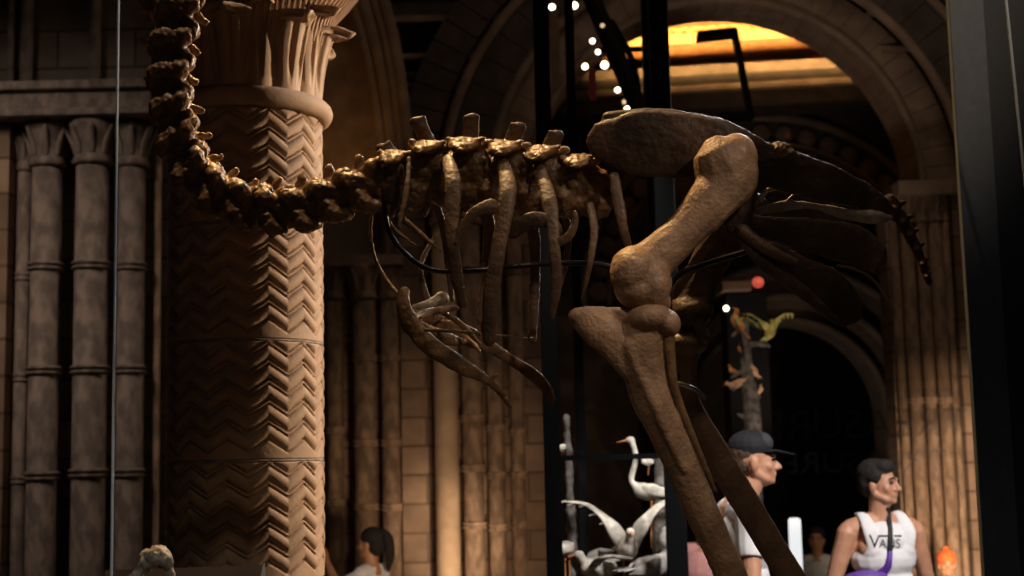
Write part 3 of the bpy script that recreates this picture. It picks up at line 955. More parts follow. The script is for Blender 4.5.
# tail vertebrae
tail = [(893, 208), (902, 221), (909, 234), (916, 248), (922, 262), (926, 275)]
for i, (a, b) in enumerate(tail):
    mb = MB()
    r = 10 - i * 1.0
    mb.tube([q(a - 3, b - 7), q(a + 3, b + 7)], r * .75 * S)
    mb.tube([q(a, b), q(a + r * 1.15, b - r * .6)], [r * .5 * S, r * .25 * S])
    for sd in (-1, 1):
        mb.tube([q(a, b), q(a + 1, b + 2, sd * r * 2.2 * S)], [r * .45 * S, r * .25 * S])
    bone(mb, 'tail_vertebra', M['bone_tail'], voxel=.0034, smooth=2, disp=.005)

# legs: near femur
mb = MB()
tb([(724, 166, -.20), (727, 178, -.20), (712, 200, -.22), (684, 232, -.23), (662, 252, -.24), (646, 268, -.24)], [62, 60, 46, 37, 40, 48], .8)
mb.ell(q(736, 158, -.19), (21 * S, 22 * S, 24 * S))
mb.ell(q(711, 172, -.19), (16 * S, 20 * S, 22 * S))
mb.ell(q(722, 155, -.16), (20 * S, 22 * S, 16 * S))
mb.ell(q(742, 172, -.19), (16 * S, 20 * S, 20 * S))
mb.ell(q(634, 272, -.25), (23 * S, 26 * S, 25 * S))
mb.ell(q(641, 290, -.25), (25 * S, 24 * S, 20 * S))
mb.ell(q(654, 284, -.27), (17 * S, 18 * S, 24 * S))
mb.tube([q(643, 262, -.28), q(655, 288, -.29), q(664, 303, -.27)], [7 * S, 9 * S, 8 * S])
bone(mb, 'femur', M['bone'], voxel=.0045, smooth=4, disp=.006, dsize=.04)
# near tibiotarsus
mb = MB()
tb([(583, 320, -.25), (600, 330, -.26), (622, 352, -.26), (642, 385, -.26)], [26, 36, 32, 20], .5)
tb([(576, 316, -.25), (600, 313, -.25), (636, 318, -.25)], [16, 13, 18], .8)
tb([(650, 322, -.25), (643, 350, -.25), (650, 392, -.25), (671, 438, -.25), (696, 498, -.25), (731, 576, -.25), (760, 640, -.25), (780, 690, -.25)], [44, 44, 40, 36, 32, 30, 30, 46], .85)
mb.ell(q(650, 318, -.26), (22 * S, 24 * S, 16 * S))
mb.ell(q(668, 324, -.27), (12 * S, 16 * S, 13 * S))
mb.tube([q(630, 345, -.27), q(652, 400, -.29), q(684, 470, -.285)], [9 * S, 6 * S, 4 * S])
bone(mb, 'tibiotarsus', M['bone'], voxel=.0045, smooth=3, disp=.005, dsize=.04)
rib([(668, 326, -.28), (670, 352, -.28), (676, 392, -.275), (694, 440, -.27), (716, 492, -.27)], [15, 10, 8, 7, 4], name='fibula', m='bone_dark', flat=.8)
# far femur and tibiotarsus, their unlit side put into a darker bone colour
mb = MB()
tb([(745, 215, .18), (722, 240, .2), (704, 272, .2), (694, 300, .2)], [56, 44, 38, 42], .8)
mb.ell(q(690, 312, .2), (24 * S, 24 * S, 20 * S))
mb.tube([q(694, 300, .17), q(697, 322, .16), q(704, 338, .16)], [6 * S, 7 * S, 7 * S])
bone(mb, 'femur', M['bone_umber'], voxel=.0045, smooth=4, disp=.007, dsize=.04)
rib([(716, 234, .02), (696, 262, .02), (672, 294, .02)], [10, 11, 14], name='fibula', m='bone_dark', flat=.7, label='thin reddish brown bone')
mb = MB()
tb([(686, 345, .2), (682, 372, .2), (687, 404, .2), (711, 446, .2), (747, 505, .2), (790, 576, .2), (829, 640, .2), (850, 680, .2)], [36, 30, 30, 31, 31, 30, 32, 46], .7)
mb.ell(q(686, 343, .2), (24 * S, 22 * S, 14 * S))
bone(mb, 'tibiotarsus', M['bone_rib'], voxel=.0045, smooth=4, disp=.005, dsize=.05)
# feet (below the picture)
for (kx, ky, dd, mm) in ((782, 700, -.25, 'bone'), (852, 690, .2, 'bone_umber')):  # far foot shares the far leg's shaded colour
    kp = q(kx, ky, dd)
    fp = Vector((kp.x - 0.10, kp.y, PLZ + .07))
    mb = MB()
    mb.tube([kp, (kp + fp) / 2, fp], [.06, .035, .06], flat=.8)
    bone(mb, 'tarsometatarsus', M[mm])
    for a in (-.5, 0, .5):
        mb = MB()
        d = Vector((-math.cos(a), -math.sin(a), 0))
        p0 = fp + d * .05
        pts = [p0 + Vector((0, 0, -.02)), p0 + d * .07 + Vector((0, 0, -.015)), p0 + d * .14 + Vector((0, 0, -.045)), p0 + d * .21 + Vector((0, 0, -.055))]
        mb.tube(pts, [.026, .022, .018, .009])
        bone(mb, 'toe', M[mm])
# iron armature
def rod(pts, r, name='support_rod', m='rod'):
    mb = MB()
    mb.tube([q(*p) for p in pts], r * S, n=12, sub=8)
    return build(mb, name, M[m], moa)
rod([(384, 200, -.05), (388, 228, -.05), (402, 250, -.05), (428, 269, -.05), (470, 271, -.05), (520, 266, -.04), (570, 263, -.03), (606, 266, -.03), (640, 275, -.02), (668, 292, -.02)], 2.7)
rod([(670, 360, -.05), (667, 318, -.05), (668, 292, -.05), (680, 274, -.05), (704, 264, -.05), (745, 252, -.05)], 3.0)
rod([(668, 300, -.17), (669, 345, -.17), (672, 372, -.17), (678, 405, -.17), (687, 455, -.17), (712, 520, -.17), (742, 590, -.17), (775, 680, -.15), (800, 800, -.1), (805, 905, -.05)], 4.2)
rod([(660, 374, -.2), (676, 376, -.17)], 5.0, 'rod_clamp')
rod([(672, 382, .12), (684, 385, .11), (696, 390, .12), (704, 398, .16)], 2.4, 'wire_band', 'steel')

# glass case round the skeleton: plinth, corner post, panes, joint strip
YG = 3.05
gx = lambda px, Y=YG: PY(px, 300, Y).x
case = empty('display_case', (0.3, 3.6, 0), 'tall glass display case around the skeleton with a slate grey post on the right', 'display case')
build(MB().box(-1.7, 1.9, YG + .02, 4.6, 0, PLZ), 'plinth', M['plinth'], case, bevel=.01, smooth=False)
p0, p1, p2 = gx(964), gx(992), gx(1090)
build(MB().box(p0, p0 + .078, YG - .022, YG + .0, 0, 4.2), 'corner_post', M['post'], case, bevel=.002, smooth=False)
build(MB().box(p0 + .0785, p2, YG - .01, YG + .03, 0, 4.2), 'post_channel', M['postdark'], case, bevel=.002, smooth=False)
a = W(1003, -30, YG - .08); b = W(1031, 240, YG - .08)
mb = MB(); mb.tube([a, (a + b) / 2, b], .0026, n=8, sub=1)
build(mb, 'trim_strip', M['edge'], case)  # slanted bright strip stands in for a highlight on a glass edge
xj = gx(115)
build(MB().box(xj + .002, p0, YG - .004, YG + .004, PLZ, 4.2), 'glass_pane', M['glass'], case, smooth=False)
build(MB().box(-1.7, xj - .002, YG - .004, YG + .004, PLZ, 4.2), 'glass_pane', M['glass'], case, smooth=False)
build(MB().box(xj - .0016, xj + .0016, YG - .006, YG + .004, PLZ, 4.2), 'glass_joint', M['edge'], case, smooth=False)

# ------------------------------------------------------------------ the case of sea birds behind
YB = 6.6
bx = lambda px, Y=YB: PY(px, 300, Y).x
bc = empty('bird_case', ((bx(548) + bx(668)) / 2, YB + .4, 0), 'tall black framed glass case holding white sea birds behind the skeleton', 'display case')
hw = .037
for px, w, dY in ((548, 16, 0), (668, 20, 0), (577, 9, .9), (655, 8, .9)):
    x = bx(px, YB + dY); h_ = w / 2 * (YB + dY) / F
    build(MB().box(x - h_, x + h_, YB + dY - .03, YB + dY + .03, 0, 5.2), 'post', M['frame'], bc, bevel=.004, smooth=False)
zbar = PY(610, 457, YB).z
build(MB().box(bx(556), bx(658), YB - .02, YB + .02, zbar - .013, zbar + .013), 'crossbar', M['frame'], bc, smooth=False)
build(MB().box(bx(541), bx(676), YB - .03, YB + .95, 0, .72), 'plinth', M['plinth'], bc, bevel=.01, smooth=False)
build(MB().box(bx(556), bx(658), YB - .004, YB + .004, .72, 5.2), 'glass_pane', M['glass'], bc, smooth=False)
build(MB().box(bx(541), bx(676), YB - .03, YB + .95, 5.2, 5.3), 'top', M['frame'], bc, smooth=False)

def bird(name, label, c, s, yaw, m, wings='up', neck=0.0, group=None, tail=True, wing_m=None, tilt=0.0, perch=None):
    """c centre of the body, s body length; facing local +x turned by yaw"""
    c = Vector(c)
    root = empty(name, c, label, 'bird', group)
    R = Matrix.Rotation(yaw, 3, 'Z') @ Matrix.Rotation(-tilt, 3, 'Y')
    L = lambda x, y, z: c + R @ Vector((x * s, y * s, z * s))
    mb = MB()
    rx = R.to_3x3()
    mb.ell(L(0, 0, 0), (.36 * s, .17 * s, .18 * s), rx)
    mb.ell(L(.18, 0, .03), (.2 * s, .15 * s, .17 * s), rx)
    nk = [L(.25, 0, .08), L(.34 + neck * .1, 0, .2 + neck * .4), L(.36, 0, .26 + neck * .9)]
    if neck > .2:
        nk = [L(.25, 0, .08), L(.42, 0, .25), L(.30, 0, .25 + neck * .5), L(.38, 0, .26 + neck * .9)]
    mb.tube(nk, [.11 * s] + [.06 * s if neck > .2 else .085 * s] * (len(nk) - 2) + [.065 * s], n=10)
    hd = nk[-1]
    mb.ell(hd + R @ Vector((.03 * s, 0, .02 * s)), (.10 * s, .075 * s, .078 * s), rx)
    bd_ = blob(mb, 'body', m, root, voxel=max(.004, s * .018), smooth=2)
    bk = MB().tube([hd + R @ Vector((.11 * s, 0, .015 * s)), hd + R @ Vector(((.24 + neck * .1) * s, 0, -.02 * s))], [.028 * s, .008 * s], n=8)
    build(bk, 'beak', M['f_orange'], bd_)
    for sd in (-1, 1):
        mb = MB()
        if wings == 'up':
            base = [(.12, .08, .08), (.05, .28, .42), (-.02, .62, .72), (-.12, 1.0, .78)]
        elif wings == 'spread':
            base = [(.12, .08, .05), (.08, .4, .2), (0, .75, .28), (-.15, 1.0, .30)]
        else:
            base = [(.12, .13, .06), (-.1, .17, .03), (-.3, .12, -.02), (-.5, .05, -.06)]
        pts = [L(x, y * sd, z) for x, y, z in base]
        mb.tube(pts, [.13 * s, .12 * s, .10 * s, .035 * s] if wings != 'fold' else [.1 * s, .11 * s, .08 * s, .03 * s], flat=.22, ref=(R @ Vector((0, .5 * sd, .8))) if wings != 'fold' else (R @ Vector((0, 1, 0))), n=12)
        if wings != 'fold':
            for kf in range(5):       # long flight feathers
                t = .35 + kf * .16
                i0 = min(int(t * 3), 2); ft = t * 3 - i0
                p = pts[i0].lerp(pts[i0 + 1], min(1, ft))
                mb.tube([p, p + R @ Vector((-.16 * s, .05 * sd * s, -.02 * s)), p + R @ Vector((-.30 * s, .10 * sd * s, -.04 * s))], [.05 * s, .045 * s, .015 * s], flat=.25, ref=(R @ Vector((0, .5 * sd, .8))), n=8)
        build(mb, 'wing', wing_m or m, root)
    if tail:
        mb = MB()
        for a in (-.12, 0, .12):
            mb.tube([L(-.3, 0, 0), L(-.5, a * .6, .0), L(-.68, a, -.02)], [.06 * s, .06 * s, .03 * s], flat=.25, ref=R @ Vector((0, 0, 1)), n=8)
        build(mb, 'tail', m, root)
    mb = MB()
    if perch is not None:
        for sd in (-1, 1):
            mb.tube([L(-.02, .06 * sd, -.12), Vector((L(.02, .06 * sd, 0).x, L(.02, .06 * sd, 0).y, perch))], [.02 * s, .014 * s], n=8)
        build(mb, 'legs', M['f_orange'], root)
    return root

BS = YB / F
GB = 'stuffed sea birds in the case'
# rock ledge carrying them
lg = MB()
lgc = PY(612, 600, YB + .45)
lg.ell((lgc.x, YB + .45, .72), (.26, .28, .18)); lg.ell((lgc.x + .14, YB + .4, .8), (.13, .15, .14)); lg.ell((lgc.x - .15, YB + .5, .78), (.13, .15, .12))
lg.tube([(bx(650, 7.05), YB + .45, .75), (bx(652, 7.05), YB + .5, 1.2), (bx(656, 7.05), YB + .5, 1.75)], [.07, .045, .03], n=10)
lg.tube([(bx(566, 7.05), YB + .4, .75), (bx(566, 7.05), YB + .42, 1.1), (bx(563, 7.05), YB + .42, 1.95)], [.05, .03, .02], n=10)
o = blob(lg, 'rock_ledge', M['bark'], voxel=.012, smooth=2, disp=.03, dsize=.06)
tag(o, 'dark rough ledge with two stumps carrying the white sea birds', 'ledge')
bird('gull', 'white gull with both wings raised in a wide V inside the case', PY(627, 549, YB + .3), .30, math.radians(-85), M['feather'], 'up', group=GB, perch=.86)
bird('gull', 'grey white gull with low spread wings at the case bottom', PY(600, 569, YB + .38), .26, math.radians(185), M['feather'], 'spread', group=GB, perch=.8, wing_m=M['feather_grey'])
bird('heron', 'white long necked bird at the right side of the case', PY(651, 492, YB + .5), .24, math.radians(160), M['feather'], 'fold', neck=.9, group=GB, perch=1.3)
bird('tern', 'small white bird low at the left side of the case', PY(567, 548, YB + .4), .20, math.radians(60), M['feather'], 'fold', group=GB, perch=1.0)
bird('egret', 'pale slim bird halfway up the left side of the case', PY(563, 448, YB + .42), .12, math.radians(60), M['feather'], 'fold', neck=.9, group=GB, perch=PY(563, 458, 7).z)
bird('pelican', 'largest pale bird lying low at the bottom right of the case', PY(650, 567, YB + .2), .30, math.radians(40), M['feather_grey'], 'fold', neck=.3, group=GB, perch=.8)
bird('puffin', 'small plump white bird perched above the gull in the case', PY(648, 462, YB + .5), .10, math.radians(200), M['feather'], 'fold', group=GB, perch=PY(648, 475, 7.1).z)

# spot lamps on a sloping dark track above that case
ta, tb_ = PY(584, -20, 9.0), PY(648, 130, 9.0)
mb = MB(); mb.tube([ta, (ta + tb_) / 2, tb_], .06, n=4, sub=1)
mb.tube([(ta.x, ta.y, ta.z), (ta.x, ta.y, 9.0)], .03, n=8, sub=1)
tr = build(mb, 'lighting_track', M['black'], smooth=False)
tag(tr, 'sloping black lighting track rising to the left above the case', 'lighting track')
a_, b_ = PY(612, 22, 9.2), PY(640, 118, 9.2)
mb = MB(); mb.tube([a_, PY(630, 55, 9.2), PY(637, 80, 9.2), b_], .022, n=8)
mb.tube([PY(600, 50, 9.2), PY(645, 49, 9.2)], .018, n=8, sub=1)
tag(build(mb, 'hanging_cable', M['black']), 'curved black cable and bar hanging beside the lighting track', 'cable')
for (px, py, r, dim, lb) in [(552, 7, 3.3, 0, 'small lit lamp at the top beside the left case post'), (574.5, 5.5, 3.6, 0, 'small lit lamp near the top on the thin post'),
                         (592.5, 41, 2.8, 0, 'small lit lamp, upper of the close pair on the track'), (598, 52, 2.6, 0, 'small lit lamp, lower of the close pair on the track'),
                         (585, 66.5, 3.2, 0, 'small lit lamp left of the biggest lamp'), (604.5, 65, 3.9, 0, 'biggest and brightest small lamp on the track'),
                         (617.5, 90, 2.9, 0, 'small lit lamp low on the track'), (624, 102, 2.2, 1, 'dimmest small lamp low on the track'), (627, 109, 2.9, 0, 'lowest small lamp, just above the pelvis'),
                         (602.5, 25.5, 2.4, 1, 'dim small lamp right of the upper track')]:
    dd = 8.8
    c = PY(px, py, dd)
    root = empty('spot_lamp', c, lb, 'lamp', 'small lamps above the case')
    rr = r * dd / F
    build(MB().ell(c, rr, nu=14, nv=8), 'bulb', M['bulb_dim' if dim else 'bulb'], root)
    dirb = Vector((0, 1, .35)).normalized()
    build(MB().tube([c + dirb * rr * .7, c + dirb * rr * 3.0], [rr * 1.15, rr * .7], n=12), 'lamp_housing', M['black'], root)

# pale banners seen behind the glass
for i, (px, w, y0, y1, lb) in enumerate([(554, 9, 10, 88, 'pale narrow hanging banner between the case posts'), (592, 7, 68, 100, 'small dull red hanging tag below the track lamps')]):
    c = PY(px, y0, 9.6); d = PY(px, y1, 9.6)
    o = build(MB().box(c.x - w / 2 * 9.6 / F, c.x + w / 2 * 9.6 / F, 9.595, 9.61, d.z, c.z), 'hanging_banner', M['stone'] if i == 0 else M['red'], smooth=False)
    tag(o, lb, 'banner', 'hanging banners')

# bracket in the lit gallery
YK = 13.0
K = lambda px, py: PY(px, py, YK)
mb = MB()
def bar(p, q_, w, h):
    pa, pb = K(*p), K(*q_)
    mb.tube([pa, pb], w * YK / F / 2, n=4, sub=1, round_caps=False, ref=(0.7, .7, 0))
def slab(px0, px1, py, hpx, rise):
    a, b = K(px0, py), K(px1, py - rise)
    h = hpx * YK / F / 2
    mb.hexa([(a.x, YK - .1, a.z - h), (b.x, YK - .1, b.z - h), (b.x, YK + .1, b.z - h), (a.x, YK + .1, a.z - h), (a.x, YK - .1, a.z + h), (b.x, YK - .1, b.z + h), (b.x, YK + .1, b.z + h), (a.x, YK + .1, a.z + h)])
slab(697, 735, 37, 7, 4)
slab(717, 753, 118, 7, 2)
def slant(p, q_, w):
    a, b = K(*p), K(*q_); h = w * YK / F / 2
    mb.hexa([(a.x - h, YK - .05, a.z), (a.x + h, YK - .05, a.z), (a.x + h, YK + .05, a.z), (a.x - h, YK + .05, a.z), (b.x - h, YK - .05, b.z), (b.x + h, YK - .05, b.z), (b.x + h, YK + .05, b.z), (b.x - h, YK + .05, b.z)])
slant((734, 30), (751, 118), 6)
tag(build(mb, 'wall_bracket', M['black'], smooth=False), 'black angular bracket standing out against the glowing orange ceiling', 'bracket')

# ------------------------------------------------------------------ small bird tree at right
YT = 9.4
T_ = lambda px, py, Y=YT: PY(px, py, Y)
mb = MB()
mb.tube([(T_(752, 600).x, YT, 0), T_(752, 480), T_(753, 430), T_(751, 400), T_(747, 370), T_(746, 345), T_(744, 320)], [.08, .07, .06, .055, .04, .035, .02], n=12)
for a, b, c_ in [((747, 345), (757, 344), (770, 346)), ((748, 384), (741, 384), (733, 390)), ((746, 330), (738, 331), (733, 336)), ((750, 400), (757, 398), (760, 396)), ((751, 412), (744, 416), (738, 414)), ((747, 372), (740, 372), (731, 378))]:
    mb.tube([T_(*a), T_(*b), T_(*c_)], [.022, .016, .01], n=8)
tree = blob(mb, 'display_branch', M['bark'], voxel=.008, smooth=1, disp=.02, dsize=.04)
tag(tree, 'upright knotted grey branch with perched colourful birds', 'branch')
GT = 'small colourful birds on the upright branch'
bird('small_bird', 'rufous orange bird with a spread wing at the top of the branch', T_(738, 324), .19, math.radians(150), M['f_orange'], 'spread', group=GT, wing_m=M['f_yellow'], tilt=.9)
bird('small_bird', 'yellow green bird with raised wings right of the branch', T_(770, 333), .19, math.radians(-80), M['f_yellow'], 'up', group=GT, tilt=.3)
bird('small_bird', 'cream breasted bird halfway up the branch', T_(752, 370), .14, math.radians(-140), M['f_cream'], 'fold', group=GT, tilt=.6)
bird('small_bird', 'orange bird leaning out left of the branch', T_(737, 384), .15, math.radians(155), M['f_cream'], 'fold', group=GT, tilt=-.5)
bird('small_bird', 'tiny dull orange bird above the leaning orange bird', T_(733, 371), .09, math.radians(180), M['f_orange'], 'fold', group=GT, tilt=.4)
bird('small_bird', 'tiny cream bird on the right side of the branch', T_(760, 391), .08, math.radians(0), M['f_cream'], 'fold', group=GT, tilt=.8)
bird('small_bird', 'lowest rusty bird on the branch above the cap', T_(748, 411), .11, math.radians(-120), M['f_orange'], 'fold', group=GT, tilt=.5)
bird('small_bird', 'small dusky bird between the green bird and the cream bird', T_(741, 350), .09, math.radians(-150), M['f_orange'], 'fold', group=GT, tilt=.7)
# dark cabinet top behind with its red lamp
cb = MB().box(T_(725, 280, 10.2).x, T_(766, 280, 10.2).x, 10.2, 10.5, 0, T_(740, 292, 10.2).z)
o = o_cab = build(cb, 'dark_cabinet', M['black'], smooth=False, bevel=.01)
tag(o, 'tall black cabinet standing behind the bird branch', 'cabinet')
ct = T_(737, 287, 10.2)
o = build(MB().box(T_(722, 280, 10.1).x, T_(752, 280, 10.1).x, 10.1, 10.5, T_(740, 291.9, 10.2).z, T_(740, 282, 10.2).z), 'wooden_box', M['wood'], smooth=False, bevel=.01)
tag(o, 'reddish brown box lying on top of the black cabinet', 'box')
c = T_(758, 283, 10.3)
o = build(MB().ell((c.x, 10.3, c.z + .005), (.045, .04, .042), nu=14, nv=10), 'red_lamp', M['redlamp'])
tag(o, 'small glowing red lamp on top of the black cabinet', 'lamp')
c = T_(728, 307, 10.1)
cab = o_cab
build(MB().ell((c.x, 10.19, c.z), .020, nu=12, nv=8), 'pilot_lamp', M['bulb'], cab)

# lit white panel
YW = 9.6
a, b = PY(788.5, 518, YW), PY(800, 518, YW)
zt_ = a.z; zb_ = 0.35
tot = empty('information_totem', ((a.x + b.x) / 2, YW, 0), 'slim glowing white upright panel beside the man in the cap', 'sign')
mb = MB(); w_ = (b.x - a.x) / 2; cxm = (a.x + b.x) / 2
pts = []
for i in range(8):
    t = PI / 2 * i / 7
    pts.append((cxm + w_ - .02 + .02 * math.cos(t), zt_ - .02 + .02 * math.sin(t)))
for i in range(8):
    t = PI / 2 + PI / 2 * i / 7
    pts.append((cxm - w_ + .02 + .02 * math.cos(t), zt_ - .02 + .02 * math.sin(t)))
pts += [(cxm - w_, zb_), (cxm + w_, zb_)]
n = len(pts)
mb.add([(x, YW - .02, z) for x, z in pts] + [(x, YW + .02, z) for x, z in pts], [tuple(range(n)), tuple(range(2 * n - 1, n - 1, -1))] + [(i, (i + 1) % n, n + (i + 1) % n, n + i) for i in range(n)])
build(mb, 'panel', M['screen'], tot, smooth=False)
build(MB().box(cxm - .03, cxm + .03, YW - .02, YW + .02, .03, zb_), 'stem', M['black'], tot, smooth=False)
build(MB().lathe([(.16, 0), (.16, .02), (.04, .035)], cxm, YW, 24), 'foot', M['black'], tot)

# glass screen carrying lettering read from its back
def text_mesh(txt, size, ext=0.001):
    cu_ = bpy.data.curves.new('t', 'FONT')
    cu_.body = txt; cu_.size = size; cu_.extrude = ext; cu_.align_x = 'CENTER'
    o = bpy.data.objects.new('t', cu_)
    C.objects.link(o)
    dg = bpy.context.evaluated_depsgraph_get(); dg.update()
    me = bpy.data.meshes.new_from_object(o.evaluated_get(dg))
    bpy.data.objects.remove(o)
    return me
YS = 10.9
scr = empty('glass_screen', (PY(850, 400, YS).x, YS, 0), 'large glass screen with faint reversed lettering across the dark doorway', 'screen')
xa_, xb_ = PY(752, 400, YS).x, PY(1000, 400, YS).x
build(MB().box(xa_, xb_, YS - .006, YS + .006, .02, PY(800, 395, YS).z), 'glass_pane', M['glass'], scr, smooth=False)
build(MB().box(xa_, xb_, YS - .03, YS + .03, 0, .03), 'floor_rail', M['black'], scr, smooth=False)
for txt, py, hpx in (('TREASURES', 438, 29), ('TREASURES', 472, 21)):
    me = text_mesh(txt, hpx * 1.42 * YS / F, .001)
    # read from behind: mirrored for this side
    wpx = 222 if hpx > 25 else 176
    xs = [v.co.x for v in me.vertices]; w0 = max(xs) - min(xs)
    c = PY(856, py, YS)
    sc = (wpx * YS / F) / w0
    for v in me.vertices:
        x, y, z = v.co
        v.co = (-x * sc, z, y)
    me.flip_normals()
    link('lettering', me, M['letters'], scr, Vector((c.x, YS - .0075, c.z)) - scr.location)

# ------------------------------------------------------------------ people
def fingers(mb, L, wr, direction, sd, sc=1.0, curl=.25, palm=(0, 1, 0)):
    d = Vector(direction).normalized()
    pn = Vector(palm).normalized()
    side = d.cross(pn).normalized() * sd
    pc = wr + d * .045 * sc
    mb.tube([L(wr), L(wr + d * .05 * sc), L(wr + d * .085 * sc)], [.027 * sc, .038 * sc, .036 * sc], flat=.5, ref=LN(L, pn), n=10)
    for i, (o, ln) in enumerate(((-.027, .068), (-.009, .078), (.009, .073), (.026, .058))):
        b = wr + d * .085 * sc + side * o * sc
        m1 = b + (d * (1 - curl * .3) + pn * curl * .5).normalized() * ln * .5 * sc
        m2 = m1 + (d * (1 - curl) + pn * curl).normalized() * ln * .5 * sc
        mb.tube([L(b), L(m1), L(m2)], [.0095 * sc, .009 * sc, .0075 * sc], n=8, sub=2)
    b = wr + d * .03 * sc - side * .03 * sc
    mb.tube([L(b), L(b + (d * .6 - side * .7 + pn * .2).normalized() * .035 * sc), L(b + (d * .9 - side * .4 + pn * .4).normalized() * .065 * sc)], [.014 * sc, .011 * sc, .009 * sc], n=8, sub=2)

def LN(L, v):
    return (L(Vector(v)) - L(Vector((0, 0, 0)))).normalized()

def person(loc, yaw, H, head_yaw, label, skin, hair, top, pants, arms=None, seated=False, hairstyle='short', sleeve='none', cap=None, build_s=1.0, head_pitch=0.0,
           group=None, head_fwd=0.0):
    """standing height H, local +Y forward, +X the person's right-hand side mirrored by yaw"""
    root = empty('person', loc, label, 'person', group)
    s = H / 1.78
    R = Matrix.Rotation(yaw, 3, 'Z')
    o = Vector(loc)
    def L(p):
        return o + R @ (Vector(p) * s)
    drop = -.47 if seated else 0
    def B(x, y, z):
        return Vector((x, y, z + drop))
    RH = Matrix.Rotation(head_yaw, 3, 'Z') @ Matrix.Rotation(head_pitch, 3, 'X')
    hp = B(0, head_fwd, 1.60)
    def Hd(x, y, z):       # head point relative to neck pivot
        return hp + RH @ Vector((x, y, z))
    RT = R @ RH
    b = build_s
    mb = MB()
    # legs
    for sd in (-1, 1):
        if seated:
            hip, kn, an, to = Vector((.1 * sd, 0, .92 + drop)), Vector((.12 * sd, .42, .48)), Vector((.12 * sd, .40, .09)), Vector((.12 * sd, .56, .04))
        else:
            hip, kn, an, to = Vector((.1 * sd, 0, .92)), Vector((.115 * sd, .01, .5)), Vector((.12 * sd, -.02, .09)), Vector((.13 * sd, .13, .04))
        mb.tube([L(hip), L(kn), L(an)], [.088 * s * b, .056 * s, .040 * s], sub=1)
        mb.tube([L(an - Vector((0, .03, .04))), L(to)], [.04 * s, .032 * s])
    mb.ell(L(B(0, 0, .96)), (.17 * s * b, .12 * s, .13 * s), R)
    mb.ell(L(B(0, .0, 1.13)), (.145 * s * b, .105 * s, .16 * s), R)
    mb.ell(L(B(0, .005, 1.31)), (.175 * s * b, .12 * s, .17 * s), R)
    mb.ell(L(B(.075, .055, 1.34)), (.09 * s, .06 * s, .07 * s), R)
    mb.ell(L(B(-.075, .055, 1.34)), (.09 * s, .06 * s, .07 * s), R)
    mb.tube([L(B(-.175 * b, -.01, 1.435)), L(B(0, -.02, 1.47)), L(B(.175 * b, -.01, 1.435))], [.055 * s, .06 * s, .055 * s])
    mb.tube([L(B(0, -.025, 1.44)), L(B(0, -.01 + head_fwd * .5, 1.52)), L(B(0, head_fwd, 1.60))], [.075 * s, .058 * s, .056 * s])
    # head
    mb.ell(L(Hd(0, -.015, .10)), (.076 * s, .096 * s, .092 * s), RT)
    mb.ell(L(Hd(0, .030, .055)), (.062 * s, .066 * s, .090 * s), RT)
    mb.ell(L(Hd(0, .040, -.005)), (.045 * s, .048 * s, .038 * s), RT)
    mb.ell(L(Hd(0, .080, -.018)), (.022 * s, .016 * s, .016 * s), RT)
    mb.tube([L(Hd(-.03, .086, .092)), L(Hd(0, .094, .094)), L(Hd(.03, .086, .092))], [.010 * s, .011 * s, .010 * s])
    mb.tube([L(Hd(0, .094, .080)), L(Hd(0, .107, .055)), L(Hd(0, .117, .040))], [.009 * s, .010 * s, .013 * s])
    mb.tube([L(Hd(-.012, .100, .036)), L(Hd(.012, .100, .036))], [.009 * s, .009 * s])
    mb.tube([L(Hd(-.02, .086, .013)), L(Hd(0, .096, .014)), L(Hd(.02, .086, .013))], [.006 * s, .008 * s, .006 * s])
    mb.tube([L(Hd(-.018, .084, .002)), L(Hd(0, .092, .001)), L(Hd(.018, .084, .002))], [.006 * s, .008 * s, .006 * s])
    for sd in (-1, 1):
        mb.ell(L(Hd(.076 * sd, -.004, .055)), (.011 * s, .02 * s, .031 * s), RT)
        mb.ell(L(Hd(.038 * sd, .062, .045)), (.024 * s, .018 * s, .022 * s), RT)
        mb.tube([L(Hd(.06 * sd, .0, .02)), L(Hd(.035 * sd, .055, -.012))], [.018 * s, .018 * s])
    # arms
    if arms is None:
        arms = {}
    AP = {}
    for sd in (-1, 1):
        el, wr = arms.get(sd, (B(.27 * sd * b, -.02, 1.15), B(.29 * sd * b, .06, .90)))
        sh = B(.19 * sd * b, -.01, 1.42)
        el = Vector(el); wr = Vector(wr)
        AP[sd] = (sh, el, wr)
        mb.tube([L(sh), L(sh.lerp(el, .35)), L(el)], [.058 * s * b, .052 * s * b, .040 * s], sub=3)
        mb.tube([L(el), L(el.lerp(wr, .3)), L(wr)], [.040 * s, .041 * s, .026 * s], sub=3)
        fingers(mb, L, wr, wr - el, sd, 1.0, palm=(-sd * .9, .3, 0))
    body = blob(mb, 'body', skin, root, voxel=.0062, smooth=3)
    # eyes, brows
    for sd in (-1, 1):
        build(MB().ell(L(Hd(.030 * sd, .084, .076)), (.013 * s, .010 * s, .008 * s), RT, nu=12, nv=8), 'eye', M['eye'], root)
        build(MB().tube([L(Hd(.014 * sd, .101, .096)), L(Hd(.032 * sd, .096, .102)), L(Hd(.050 * sd, .082, .095))], [.004 * s, .005 * s, .003 * s], n=8), 'eyebrow', hair, root)
    # hair
    mb = MB()
